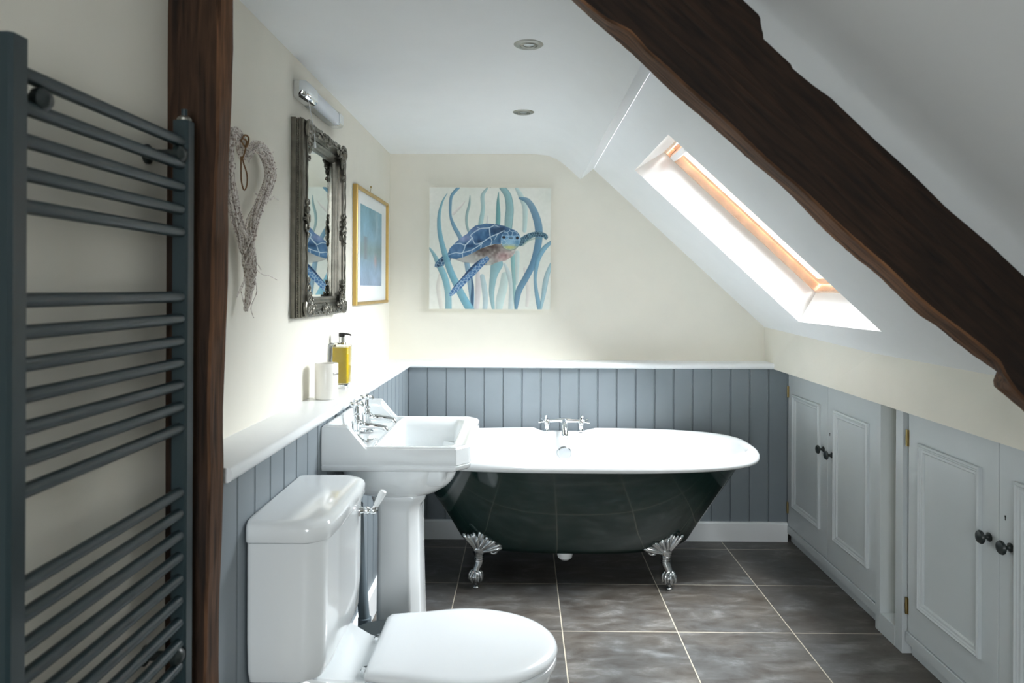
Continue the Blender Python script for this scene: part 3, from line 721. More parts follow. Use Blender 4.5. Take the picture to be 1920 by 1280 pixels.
shell = poly_mask([(182, 690), (200, 640), (240, 600), (300, 545), (355, 510), (385, 470), (430, 436), (520, 418), (620, 424), (690, 440), (748, 466), (700, 482), (665, 520), (655, 600), (600, 600), (560, 610), (480, 640), (400, 685), (330, 716), (260, 735), (205, 728), (185, 712)], 3)
sc = np.zeros(img.shape); sc[:] = (78, 108, 158)
for (x, y, rx, ry, c, a) in ((330, 550, 90, 40, (140, 142, 190), .9), (430, 470, 60, 30, (130, 138, 185), .8), (640, 470, 90, 50, (34, 52, 88), .95), (490, 530, 70, 55, (58, 88, 140), .8), (470, 580, 40, 20, (30, 50, 90), .8), (380, 620, 60, 25, (40, 66, 110), .8), (620, 560, 60, 40, (60, 88, 130), .7), (260, 640, 60, 40, (105, 128, 178), .7), (600, 440, 40, 14, (150, 165, 200), .5)):
    g = (np.exp(-(((PX - x) / rx) ** 2 + ((PY - y) / ry) ** 2)) * a)[..., None]; sc = sc * (1 - g) + np.array(c, float) * g
sc += ((nz2 - .5) * 34 + (nz3 - .5) * 20)[..., None]
k = shell[..., None]; img = img * (1 - k) + sc * k
for ln in ([(225, 608, 5), (290, 596, 8), (340, 610, 8), (395, 550, 8), (388, 520, 8), (470, 466, 8), (550, 456, 10), (600, 430, 5)], [(340, 610, 8), (400, 545, 8)], [(400, 545, 8), (425, 600, 8), (480, 590, 8), (560, 540, 9), (630, 508, 9), (685, 480, 5)],
           [(552, 456, 8), (556, 500, 10), (560, 540, 8)], [(340, 610, 7), (312, 680, 9), (250, 680, 7), (188, 700, 5)], [(312, 680, 8), (400, 652, 8), (482, 600, 8), (490, 590, 6)],
           [(482, 600, 7), (476, 642, 7)], [(560, 540, 7), (575, 575, 7), (562, 608, 6)], [(400, 652, 7), (394, 688, 7)], [(312, 680, 7), (316, 720, 6)], [(630, 508, 6), (600, 560, 4)], [(470, 466, 6), (440, 450, 5)], [(600, 432, 5), (640, 450, 4)]):
    m_, _, _ = stroke_mask(ln, 4); blend(m_ * shell, (205, 218, 230), .92)
m_, _, b_ = stroke_mask([(260, 742, 4), (340, 768, 4), (450, 776, 4)], 4); blend(m_, (90, 90, 95), .5)
rf = stroke_mask([(825, 590, 60), (870, 552, 56), (930, 520, 48), (1000, 510, 44), (1050, 528, 40), (1056, 545, 30)], 4)[0]
cells(rf, 22, 8, (34, 60, 88), (96, 130, 150), (150, 175, 190), .2)
rfl = stroke_mask([(850, 612, 14), (900, 570, 14), (960, 550, 12), (1020, 552, 10)], 8)[0]; blend(rfl, (120, 150, 140), .6)
ff = stroke_mask([(530, 735, 44), (470, 780, 66), (400, 850, 74), (330, 925, 62), (262, 998, 56), (212, 1052, 34)], 4)[0]
cells(ff, 30, 21, (62, 92, 158), (110, 140, 195), (200, 218, 235), .22)
fd = stroke_mask([(480, 725, 20), (420, 790, 22), (350, 860, 20), (280, 930, 18), (215, 1010, 12)], 8)[0]; blend(fd * ff, (28, 44, 84), .75)
hd = np.clip((1 - np.hypot((PX - 742) / 88, (PY - 563) / 94)) * 22 + .5, 0, 1)
cells(hd, 44, 33, (112, 150, 200), (150, 180, 215), (205, 220, 235), .12)
cr = hd * np.clip((530 - PY) / 14, 0, 1); cells(cr, 46, 44, (40, 66, 110), (92, 125, 175), (195, 210, 228), .2)
g = np.exp(-(((PX - 735) / 70) ** 2 + ((PY - 630) / 22) ** 2)) * hd; blend(g, (205, 205, 105), .9)
g = np.exp(-(((PX - 740) / 34) ** 2 + ((PY - 585) / 26) ** 2)) * hd; blend(g, (160, 195, 225), .9)
g = np.exp(-(((PX - 800) / 22) ** 2 + ((PY - 590) / 30) ** 2)) * hd; blend(g, (90, 130, 175), .7)
for x, y, r1, r2 in ((681, 540, 17, 13), (801, 545, 15, 15), (742, 546, 22, 4)):
    blend(np.clip((1 - np.hypot((PX - x) / r1, (PY - y) / r2)) * 5, 0, 1), (28, 26, 38), .95)
m_ = stroke_mask([(655, 600, 4), (680, 640, 5), (740, 655, 5), (790, 640, 5), (825, 600, 4)], 4)[0]; blend(m_, (90, 100, 80), .5)
img += ((nz3 - .5) * 5)[..., None]
gm = img.mean(axis=2, keepdims=True); img = gm + (img - gm) * .88; img[..., 0] -= np.clip((img[..., 2] - img[..., 0]) * .16, 0, 14); img[..., 1] += np.clip((img[..., 2] - img[..., 0]) * .05, 0, 4); img = img + (238 - img) * .03
C4 = np.ones((n + 1, n + 1, 4)); C4[..., :3] = tolin(np.clip(img, 0, 255)) * .94
color_grid('painted_surface', n, n, lambda a, b: (XC0 + (XC1 - XC0) * a, YC, ZCa + (ZCb - ZCa) * b), C4, 'painted', cv)
for x in (-.185, -.168): MB().ball((x, YB - .02, ZCb + .002), .0025, n=6, m=4).build('hanging_pin', 'black_knob', cv)

# ------------------------------------------------------------------ wicker heart
hx = -.660
def hp(u, v, x=hx):
    y = -x * f0 / (cx0 - u + .0045 * (cy0 - v)); z = 1.25 - (v - cy0 - .0045 * (u - cx0)) / f0 * y
    return Vector((x, y, z))
heart = thing('wicker_heart', 'whitewashed twig heart hanging on the left wall beside the post', 'wall decoration', hp(460, 585, XL))
def bundle(mb, pts, rad, n, rng, rr=(.0012, .0024), gap=.0):
    path = smooth_path(pts, 7); K = len(path)
    for s_ in range(n):
        a0 = rng.uniform(0, 2 * PI); q0 = math.sqrt(rng.uniform(.05, 1)); tw = rng.uniform(-2.5, 2.5); r = rng.uniform(*rr)
        st_, en = (0, K) if rng.random() < .6 else (rng.randint(0, K // 3), rng.randint(2 * K // 3, K))
        pp_ = []
        for i in range(st_, en):
            t = i / (K - 1); p = path[i]; tg = (path[min(i + 1, K - 1)] - path[max(i - 1, 0)]).normalized()
            n1 = Vector((1, 0, 0)); n2 = tg.cross(n1).normalized(); a = a0 + tw * t * 3
            R_ = rad(t) * q0 * (1 + .12 * math.sin(9 * t + a0))
            w = Vector((rng.uniform(-1, 1), rng.uniform(-1, 1), rng.uniform(-1, 1))) * .0009
            pp_.append(p + n1 * math.cos(a) * R_ * .9 + n2 * math.sin(a) * R_ + w)
        if len(pp_) > 3: mb.tube(pp_, r, 5)
        for i in range(st_, en - 1, 3):     # tiny bud stubs
            if rng.random() < .5 and i - st_ < len(pp_):
                p = pp_[i - st_]; d_ = Vector((rng.uniform(-.2, 1), rng.uniform(-1, 1), rng.uniform(-1, 1))).normalized() * rng.uniform(.003, .006)
                mb.tube([p, p + d_], [.0011, .0007], 4)
rng = random.Random(5); hm = MB()
lft = [hp(u, v) for u, v in ((456, 294), (449, 270), (440, 252), (430, 250), (423, 268), (420, 300), (424, 340), (433, 378), (445, 415), (453, 440), (459, 470))]
rgt = [hp(u, v) for u, v in ((456, 294), (463, 282), (476, 274), (490, 281), (500, 300), (505, 325), (500, 348), (489, 374), (477, 402), (470, 428), (465, 452), (463, 474))]
tail = [hp(u, v) for u, v in ((459, 440), (463, 470), (466, 500), (467, 525), (464, 552), (459, 582))]
bundle(hm, lft, lambda t: .0135 + .003 * math.sin(PI * t), 36, rng)
bundle(hm, rgt, lambda t: .0135 + .003 * math.sin(PI * t), 36, rng)
bundle(hm, tail, lambda t: .019 * (1 - t) ** .8 + .004, 34, rng)
hm.build('twig_heart', 'twig', heart)
for pts in (((498, 372), (505, 374), (512, 370), (520, 374)), ((498, 376), (506, 372), (513, 366)), ((475, 487), (482, 495), (488, 505)), ((480, 505), (492, 514), (505, 517), (518, 524)), ((462, 490), (456, 530), (441, 557), (458, 520)), ((470, 500), (478, 530), (479, 550), (469, 575), (474, 595)), ((455, 520), (462, 545), (462, 565)), ((500, 290), (507, 286), (512, 283)), ((436, 320), (440, 312), (439, 305), (434, 308)), ((476, 358), (480, 365), (484, 372)), ((449, 540), (454, 562), (458, 584)), ((437, 402), (430, 380), (428, 360))):
    P_ = [hp(u, v, -.648) for u, v in pts]; MB().tube(smooth_path(P_, 5), .0011, 5).build('loose_twig', 'twig', heart)
tw = MB(); P_ = [hp(u, v, -.645) for u, v in ((450, 292), (450, 320), (451, 340), (456, 355), (461, 345), (461, 325), (455, 305), (452, 292))]
tw.tube(smooth_path(P_, 6), .0017, 6); P_ = [hp(u, v, -.643) for u, v in ((450, 262), (457, 252), (464, 256), (463, 268), (458, 274), (450, 262))]
tw.tube(smooth_path(P_, 6), .0022, 6); tw.tube(smooth_path([hp(u, v, -.640) for u, v in ((452, 258), (460, 262), (459, 274), (455, 290), (451, 298))], 6), .002, 6)
tw.build('twine_loop', 'twine', heart)

# ------------------------------------------------------------------ cup and soap dispenser on the ledge
cx_, cy_ = -.626, 2.288; cz_ = ztop(cy_) + .0005; cr = .0365; ch = .114
cup = thing('tumbler', 'cream ceramic toothbrush tumbler on the left ledge in front of the soap', 'cup', (cx_, cy_, cz_))
MB().lathe([(0, 0), (cr - .004, 0), (cr - .001, .002), (cr, .006), (cr, ch - .003), (cr - .001, ch - .0005), (cr - .002, ch), (cr - .004, ch - .002), (cr - .0045, .01), (0, .008)], 48, T(cx_, cy_, cz_)).build('cup_body', 'ceramic_cup', cup)
tcu = bpy.data.curves.new('cup_lettering', 'FONT'); tcu.body = 'Toothbrushes'; tcu.size = .0095; tcu.extrude = .0001
to = bpy.data.objects.new('cup_lettering', tcu); COL.objects.link(to)
dg = bpy.context.evaluated_depsgraph_get(); me = bpy.data.meshes.new_from_object(to.evaluated_get(dg)); bpy.data.objects.remove(to)
a_start = -PI / 2 + .83
for v in me.vertices:
    a = a_start + v.co.x / cr; r = cr + .0002 + v.co.z
    v.co = Vector((cx_ + r * math.cos(a), cy_ + r * math.sin(a), cz_ + .077 + v.co.y))
lo = bpy.data.objects.new('cup_lettering', me); COL.objects.link(lo); me.materials.clear(); me.materials.append(M['ink'])
lo.parent = cup; lo.matrix_parent_inverse = cup.matrix_basis.inverted(); sub(lo, 'small black lettering')

bx, by = -.646, 2.56; bz = ztop(by) + .0005
dis = thing('soap_dispenser', 'clear pump bottle of yellow liquid soap on the ledge behind the tumbler', 'soap dispenser', (bx, by, bz))
hw = .030
def sq(hw_, z, r=.006): return [(bx + p.x, by + p.y, z) for p in poly_round([(-hw_, -hw_), (hw_, -hw_), (hw_, hw_), (-hw_, hw_)], r, 3)]
MB().rings([sq(hw - .001, bz + .016), sq(hw, bz + .018), sq(hw, bz + .150), sq(hw - .002, bz + .154), sq(.012, bz + .156)]).build('bottle', 'bottle_glass', dis)
MB().rings([sq(hw - .003, bz + .019), sq(hw - .003, bz + .146)]).build('liquid_soap', 'liquid', dis)
MB().lathe([(0, 0), (.023, 0), (.024, .001), (.024, .013), (.021, .0155), (0, .0155)], 32, T(bx, by, bz)).build('bottle_foot', 'chrome', dis)
MB().lathe([(0, .155), (.016, .155), (.016, .158), (.0105, .159), (.0105, .182), (.0, .183)], 24, T(bx, by, bz)).build('collar', 'chrome', dis)
pm = MB().lathe([(0, .1825), (.010, .1825), (.011, .184), (.011, .194), (.009, .196), (0, .196)], 20, T(bx, by, bz))
pm.tube([(bx + .004, by - .002, bz + .192), (bx + .02, by - .006, bz + .192), (bx + .032, by - .010, bz + .190), (bx + .036, by - .011, bz + .187)], [.004, .0032, .003, .0026], 8)
pm.build('pump_head', 'black_plastic', dis)
br = dis
MB().box(XL + .0005, XL + .006, by - .032, by + .032, bz + .012, bz + .158, .002, 1).build('wall_plate', 'chrome_satin', br)
rg = MB(); R0 = .0135
rg.tube([(bx + R0 * math.cos(a), by + R0 * math.sin(a), bz + .1605) for a in [2 * PI * k / 28 for k in range(29)]], .0022, 8)
rg.box(XL + .005, bx - .011, by - .006, by + .006, bz + .1588, bz + .1622, .0008, 1)
rg.build('neck_ring', 'chrome', br)

# ------------------------------------------------------------------ wash basin
yn, yf_ = 2.046, 2.560; xb_, xf_ = XP + .0015, -.150; chm = .045
ymid = (yn + yf_) / 2
bas = thing('pedestal_basin', 'white pedestal wash basin with twin chrome taps on the left wall', 'basin', (-.385, ymid, 0))
def xfront(y):
    d = min(y - yn, yf_ - y)
    return xf_ - max(0, chm - d) * .85
def zrim(x):
    t = min(1, max(0, (x + .500) / (.500 - .447)))
    return .858 + (.796 - .858) * t
def sstep(t): t = min(1, max(0, t)); return t * t * (3 - 2 * t)
def basin_h(x, y):
    ds = min(y - yn, yf_ - y); db = x - xb_; df = xfront(y) - x
    wall = zrim(x); d = min(ds, db + .004)
    if df < .03 and d > .02: wall = .796
    e = min(ds, df, db)
    edge = -.006 * (1 - sstep(e / .007))
    if x > -.45:
        # bowl opening
        ox0, ox1, oy0, oy1 = -.440, -.200, yn + .042, yf_ - .042
        q = min(x - ox0, ox1 - x, y - oy0, oy1 - y)
        cq = min((x - ox0) + (y - oy0), (x - ox0) + (oy1 - y), (ox1 - x) + (y - oy0), (ox1 - x) + (oy1 - y)) * .7071 - .018
        q = min(q, cq)
        top = .796 - .004 * sstep((min(ds, df) - .016) / .006)
        z = top - .125 * sstep(q / .035) - .012 * sstep(q / .12)
        tb = sstep((x + .45) / .03); z0 = .774 + (top - .774) * 0
        side = sstep((.020 - ds) / .008)
        if ds > .02 and x < -.425: z = min(z, .774 + (.788 - .774) * sstep((x + .45) / .02))
        return z + edge
    inner = min(ds, db)
    k = sstep((inner - .016) / .010)
    z = wall * (1 - k) + .774 * k
    return z + edge
def ticks(a, b, n, extra):
    r = [a + (b - a) * i / n for i in range(n + 1)]
    for e_, w in extra:
        r += [e_ + w * k / 3 for k in range(-3, 4)]
    return sorted(set(round(min(b, max(a, t)), 5) for t in r))
Yt = ticks(yn, yf_, 70, ((yn + .003, .003), (yf_ - .003, .003), (yn + .020, .006), (yf_ - .020, .006)))
St = ticks(0, 1, 76, ((.008, .008), (.05, .01), (.992, .008)))
NX, NY = len(St), len(Yt); vs = []; fs = []
for y in Yt:
    xf = xfront(y)
    for s_ in St:
        x = xb_ + (xf - xb_) * s_; vs.append((x, y, basin_h(x, y)))
for j in range(NY - 1):
    for i in range(NX - 1): fs.append((j * NX + i, j * NX + i + 1, (j + 1) * NX + i + 1, (j + 1) * NX + i))
bmf = MB().add(vs, fs)
# skirt: boundary loop
loop = [(i, 0) for i in range(NX)] + [(NX - 1, j) for j in range(1, NY)] + [(i, NY - 1) for i in range(NX - 2, -1, -1)] + [(0, j) for j in range(NY - 2, 0, -1)]
def off_ring(dz, ins, zabs=None):
    r = []
    for (i, j) in loop:
        x, y, z = vs[j * NX + i]
        cxm, cym = xb_, ymid
        hx_ = (x - cxm); hy = (y - cym)
        x2 = cxm + hx_ * (1 - ins / (xf_ - xb_)); y2 = cym + hy * (1 - ins / ((yf_ - yn) / 2))
        r.append((x2, y2, zabs if zabs is not None else z + dz))
    return r
topr = [vs[j * NX + i] for i, j in loop]
bmf.rings([topr, off_ring(0, 0, .7455), off_ring(0, .003, .744), off_ring(0, .003, .742), off_ring(0, .0, .7405), off_ring(0, .002, .730), off_ring(0, .012, .7235), off_ring(0, .040, .720)], False, False)
# bowl underside, tapering to the pedestal
def ell(cx, cy, a, b, z, pw=2.6):
    r = []
    for (i, j) in loop:
        x, y, _ = vs[j * NX + i]
        ang = math.atan2((y - ymid) / ((yf_ - yn) / 2), (x - (xb_ + xf_) / 2) / ((xf_ - xb_) / 2))
        c, s_ = math.cos(ang), math.sin(ang); q = (abs(c) ** pw + abs(s_) ** pw) ** (-1 / pw)
        r.append((cx + a * q * c, cy + b * q * s_, z))
    return r
bmf.rings([off_ring(0, .040, .720), ell(-.378, ymid, .176, .212, .7195, 3), ell(-.382, ymid, .178, .210, .70, 2.9), ell(-.384, ymid, .177, .205, .675, 2.7), ell(-.386, ymid, .172, .196, .655), ell(-.386, ymid, .160, .184, .640), ell(-.386, ymid, .140, .165, .627), ell(-.386, ymid, .116, .142, .619), ell(-.386, ymid, .095, .115, .6155, 3), ell(-.384, ymid, .084, .106, .611, 3)], False, True)
bmf.build('basin_bowl', 'porcelain', bas, angle=65)
# pedestal
def oct_(x0, x1, y0, y1, c, z, r=.008): return [(p.x, p.y, z) for p in poly_round([(x0 + c * .4, y0), (x1 - c, y0), (x1, y0 + c), (x1, y1 - c), (x1 - c, y1), (x0 + c * .4, y1), (x0, y1 - c * .4), (x0, y0 + c * .4)], r, 3)]
pdr = [(-.462, -.300, .105, .614), (-.464, -.298, .108, .606), (-.461, -.302, .104, .594), (-.452, -.316, .093, .578), (-.449, -.321, .088, .555), (-.449, -.319, .089, .40), (-.451, -.313, .092, .20), (-.454, -.306, .097, .07), (-.460, -.298, .104, .045), (-.464, -.294, .108, .02), (-.464, -.294, .108, .0005)]
MB().rings([oct_(a, b, ymid - h, ymid + h, .030, z) for a, b, h, z in pdr]).build('pedestal', 'porcelain', bas, angle=40)
# taps
def tap(yt, dot):
    X = -.515
    t = MB().lathe([(0, .775), (.021, .775), (.022, .779), (.014, .784), (.012, .790), (.012, .806), (.016, .810), (.0165, .830), (.018, .832), (.018, .836), (.011, .840), (.009, .850), (.0115, .853), (.0115, .857), (.006, .862), (.0055, .882), (.0, .884)], 24, T(X, yt, 0)).build('tap', 'chrome', bas)
    sp = MB().tube(smooth_path([(X, yt, .822), (X + .03, yt, .822), (X + .065, yt, .820), (X + .088, yt, .814), (X + .092, yt, .805)], 5), [.0125] * 3 + [.0105] * 5 + [.0085] * 8 + [.0075] * 5, 14)
    sp.ball((X + .022, yt - .010, .828), .007, n=10, m=6)
    s1 = sp.build('spout', 'chrome', bas); s1.parent = t; s1.matrix_parent_inverse = t.matrix_world.inverted()
    h = MB()
    for k in range(4):
        a = PI / 4 + k * PI / 2 + .3
        p = [(X + r * math.cos(a), yt + r * math.sin(a), .889) for r in (0, .010, .018, .024, .027)]
        h.tube(p, [.0055, .0035, .0038, .0062, .003], 10)
    h.ball((X, yt, .890), .009, n=12, m=8); h.lathe([(0, .896), (.006, .897), (.006, .9), (0, .9015)], 14, T(X, yt, 0))
    s2 = h.build('cross_handle', 'chrome', bas); s2.parent = t; s2.matrix_parent_inverse = t.matrix_world.inverted()
tap(2.232, 0); tap(2.374, 1)
MB().lathe([(0, 0), (.012, 0), (.013, .003), (.009, .006), (0, .0065)], 20, T(-.478, 2.24, .7735)).build('chain_stay', 'chrome', bas)
ch_ = MB(); pts = smooth_path([(-.476, 2.242, .779), (-.44, 2.262, .772), (-.405, 2.285, .74), (-.39, 2.30, .70), (-.36, 2.31, .668)], 6)
for p in pts: ch_.ball(p, .0018, n=6, m=4)
ch_.build('plug_chain', 'chrome', bas)
MB().lathe([(0, 0), (.019, 0), (.020, .004), (.008, .008), (.004, .016), (0, .017)], 20, T(-.405, 2.275, .7) @ rotm('Y', -1.2)).build('basin_plug', 'chrome_satin', bas)

# ------------------------------------------------------------------ toilet
toi = thing('toilet', 'white close coupled toilet with lid down beside the basin', 'toilet', (-.2, 1.675, 0))
yc_ = 1.675
def cis(x1, h, z, c=.036, r=.012, x0=-.572, bow=.004):
    pts = [(x0, yc_ - h), (x1 - c, yc_ - h), (x1 - .002, yc_ - h + c * .75), (x1 + bow, yc_ - h * .45), (x1 + bow, yc_ + h * .45), (x1 - .002, yc_ + h - c * .75), (x1 - c, yc_ + h), (x0, yc_ + h)]
    return [(p.x, p.y, z) for p in poly_round(pts, r, 4)]
MB().rings([cis(-.440, .165, .418), cis(-.425, .178, .424), cis(-.414, .187, .45), cis(-.410, .191, .52), cis(-.409, .192, .7195), cis(-.416, .185, .7195), cis(-.416, .185, .725)], True, True).build('cistern', 'porcelain', toi, angle=40)
MB().rings([cis(-.403, .199, .7235), cis(-.401, .2005, .727), cis(-.401, .2005, .750), cis(-.404, .1975, .758), cis(-.411, .190, .764), cis(-.422, .178, .766)], True, True).build('cistern_lid', 'porcelain', toi, angle=40)
# pan: outline = platform + oval
def pan_out(k, z, x0=-.470, xe=.070, wf=.175, wn=.150, lift=0):
    n = 36; pts = []
    xc = -.115
    def hw_(x):
        if x > xc: t = (x - xc) / (xe - xc); return wf * math.sqrt(max(0, 1 - t * t))
        t = (xc - x) / (xc - x0)
        return wf + (wn - wf) * sstep(t * 1.2) - .050 * math.exp(-((t - .62) / .2) ** 2)
    xs = [x0 + (xe - x0) * (1 - math.cos(PI * i / n)) / 2 for i in range(n + 1)]
    up = [(x, hw_(x)) for x in xs]; lo_ = [(x, -h) for x, h in reversed(up[:-1])]
    res = []
    for x, h in up + lo_:
        res.append((x, yc_ + h * k, z + lift * math.exp(-((x - x0) / .06) ** 2)))
    return res
pan = MB()
pan.rings([pan_out(.74, .0005, -.42, -.06, .12, .12), pan_out(.72, .03, -.42, -.065, .12, .12), pan_out(.70, .12, -.42, -.07, .12, .12), pan_out(.82, .22, -.44, -.03, .14, .12), pan_out(.93, .30, -.46, .03, .165, .14),
           pan_out(.99, .345, -.468, .062, .174, .150, .018), pan_out(1, .362, -.47, .070, .176, .152, .026), pan_out(.995, .378, -.47, .068, .175, .150, .030), pan_out(.975, .3855, -.47, .063, .172, .148, .030)], True, True)
pan.build('toilet_pan', 'porcelain', toi, angle=50)
def oval(k, z, x0=-.338, xe=.083, wh=.150, wf=.180, e=0):
    pts = []; n = 40; xc = -.135
    for i in range(-n, n + 1):
        a = i / n * (PI / 2 + 0); pts.append((xc + (xe - e - xc) * math.cos(a), (wf - e) * math.sin(a)))
    # back portion
    bk = []
    for i in range(1, 9):
        t = i / 9; x = xc + (x0 + e + .02 - xc) * t; bk.append((x, (wf + (wh - wf) * sstep(t)) - e))
    bk += [(x0 + e + .006, wh - e - .006), (x0 + e, wh - e - .022)]
    pts = pts + bk + [(x, -y) for x, y in reversed(bk)]
    return [(x, yc_ + y * k, z) for x, y in pts]
seat = MB().rings([oval(1, .388, e=.008), oval(1, .386, e=.002), oval(1, .392, e=0), oval(1, .402, e=.001), oval(1, .405, e=.006)], True, True).build('toilet_seat', 'plastic_white', toi, angle=50)
MB().rings([oval(1, .407, e=.006), oval(1, .408, e=.001), oval(1, .414, e=-.002), oval(1, .422, e=.001), oval(1, .427, e=.007), oval(1, .4295, e=.017), oval(1, .430, e=.035)], True, True).build('toilet_lid', 'plastic_white', toi, angle=60)
for dy in (-.075, .075):
    MB().lathe([(0, 0), (.014, 0), (.014, .012), (.010, .016), (0, .017)], 20, T(-.345, yc_ + dy, .386)).build('seat_hinge', 'chrome', toi)
# flush lever
lv = MB().lathe([(0, -.004), (.015, -.004), (.015, .001), (.010, .004), (.007, .012), (.010, .016), (.010, .022), (.007, .026), (.007, .034), (0, .035)], 20, T(-.408, 1.80, .692) @ rotm('Y', PI / 2))
lv.ball((-.372, 1.80, .692), .0105, n=14, m=8); lv.tube([(-.372, 1.80, .692), (-.366, 1.80, .704)], [.008, .0065], 12)
l1 = lv.build('flush_lever', 'chrome', toi)
l2 = MB().tube([(-.367, 1.80, .702), (-.365, 1.80, .707), (-.350, 1.80, .735), (-.347, 1.80, .741), (-.346, 1.80, .743)], [.006, .0072, .0098, .0085, .004], 14).build('lever_handle', 'porcelain', toi)
l2.parent = l1; l2.matrix_parent_inverse = l1.matrix_world.inverted(); sub(l2, 'white ceramic handle grip')

# ------------------------------------------------------------------ waste pipe and bin
wp = thing('waste_pipe', 'grey vertical waste pipe between the cistern and basin pedestal', 'pipe', (-.47, 2.15, 0))
MB().tube([(-.493, 2.15, .605), (-.485, 2.15, .42), (-.472, 2.15, .27), (-.470, 2.15, .25)], .0165, 18).build('upper_pipe', 'pipe', wp)
sk = MB().lathe([(.0165, .13), (.0195, .132), (.0195, .155), (.018, .158), (.018, .215), (.020, .218), (.020, .262), (.0165, .264)], 20, T(-.470, 2.15, 0)); 
sk.tube(smooth_path([(-.470, 2.15, .165), (-.45, 2.165, .20), (-.44, 2.18, .214), (-.43, 2.19, .22)], 4), .016, 14); sk.build('branch_socket', 'pipe', wp)
MB().lathe([(0, .0005), (.0165, .0005), (.0165, .135), (0, .135)], 18, T(-.470, 2.15, 0)).build('lower_pipe', 'pipe', wp)
bn = thing('waste_bin', 'low charcoal round bin behind the toilet seat', 'bin', (-.365, 2.03, 0))
B_ = T(-.385, 2.0, 0)
MB().lathe([(0, .0005), (.085, .0005), (.090, .004), (.100, .258), (.100, .262), (0, .262)], 48, B_).build('bin_body', 'bin', bn)
MB().lathe([(0, .264), (.103, .264), (.105, .266), (.105, .276), (.102, .279), (0, .280)], 48, B_).build('bin_lid', 'bin', bn)

# ------------------------------------------------------------------ roll top bath
bath = thing('freestanding_bath', 'white and dark green roll top bath on chrome feet along back wall', 'bath', (.222, 3.185, 0))
bcx, bcy = .222, 3.187
NB = 144
def bring(a_r, a_l, b, z, dent=0, e=2.6, oy=0):
    r = []
    for i in range(NB):
        t = 2 * PI * i / NB; c, s_ = math.cos(t), math.sin(t)
        # pill-like outline: straight sides, round ends
        a = a_r if c > 0 else a_l
        L_ = max(a - b, 0)
        ee = 2 / 2.25
        x = math.copysign(abs(c) ** (2 / 2.0), c); y = s_
        # map: superellipse with different exponents
        q = (abs(c) ** e + abs(s_) ** e) ** (-1 / e)
        x = a * q * c; y = b * q * s_
        zz = z
        if dent and y > 0:
            w = sstep((.135 - abs(x + .018)) / .03) * sstep(y / b * 3 - 1.8); zz = z - dent * w
        r.append((bcx + x, bcy + y + oy, zz))
    return r
EX = 2.9
rimR, rimL, rimB = .805, .778, .356
outer = [(.515, .480, .205, .150, 2.6), (.470, .440, .185, .143, 2.4)]
body = MB().rings([bring(.30, .30, .12, .1385, e=2.4), bring(.44, .42, .175, .142, e=2.4), bring(.482, .47, .205, .152, e=2.5), bring(.508, .492, .225, .175, e=2.6), bring(.552, .535, .255, .25, e=2.7), bring(.610, .592, .287, .34, e=2.8), bring(.676, .655, .312, .44, e=2.9), bring(.738, .715, .325, .535, e=EX)], True, False)
body.build('bath_body', 'bath_dark', bath, angle=50)
rim = [(-.055, .545, 0), (-.03, .523, 0), (-.012, .520, 0), (-.003, .526, 0), (0, .538, 0), (-.003, .553, 0), (-.012, .565, 1), (-.024, .572, 1), (-.036, .574, 1), (-.048, .570, 1), (-.058, .560, 1), (-.066, .54, .6)]
rr_ = [bring(rimR + d, rimL + d, rimB + d, z, dent=.016 * k, e=EX) for d, z, k in rim]
inn = [(-.105, -.10, -.072, .50), (-.148, -.145, -.080, .45), (-.198, -.19, -.092, .38), (-.265, -.255, -.115, .28), (-.305, -.29, -.145, .21), (-.34, -.32, -.19, .18), (-.46, -.44, -.25, .172)]
rr_ += [bring(rimR + a, rimL + b, rimB + c, z, e=2.7) for a, b, c, z in inn]
MB().rings(rr_, False, True).build('bath_rim_and_basin', 'enamel', bath, angle=60)
# overflow cap on the inner back wall
MB().lathe([(0, .012), (.030, .012), (.034, .009), (.035, .004), (.033, 0), (0, 0)], 36, T(.205, bcy + rimB - .078, .462) @ rotm('X', PI / 2 + .15)).build('overflow_cover', 'overflow_chrome', bath)
MB().lathe([(0, .098), (.018, .100), (.030, .110), (.034, .125), (.034, .143), (0, .143)], 28, T(.185, 3.06, 0)).build('drain_outlet', 'gloss_white', bath)
# deck mixer
mxp = MB(); yt = bcy + rimB - .034; z0_ = .556
for dx in (-.083, .083):
    mxp.lathe([(0, 0), (.020, 0), (.021, .004), (.014, .008), (.0125, .016), (.0125, .030), (.016, .034), (.016, .052), (.012, .058), (0, .058)], 22, T(.205 + dx, yt, z0_))
mxp.tube([(.205 - .083, yt, z0_ + .050), (.205 - .05, yt, z0_ + .052), (.205 - .02, yt, z0_ + .054), (.205, yt, z0_ + .055), (.205 + .02, yt, z0_ + .054), (.205 + .05, yt, z0_ + .052), (.205 + .083, yt, z0_ + .050)], [.009, .0095, .012, .0135, .012, .0095, .009], 14)
mx_o = mxp.build('bath_mixer_tap', 'chrome', bath)
sp_ = MB().tube(smooth_path([(.205, yt, z0_ + .052), (.205, yt - .03, z0_ + .046), (.205, yt - .055, z0_ + .034), (.205, yt - .072, z0_ + .006), (.205, yt - .076, z0_ - .022)], 5), [.012] * 6 + [.0135] * 6 + [.0155] * 4 + [.018] * 5, 16).build('spout', 'chrome', bath)
sp_.parent = mx_o; sp_.matrix_parent_inverse = mx_o.matrix_world.inverted()
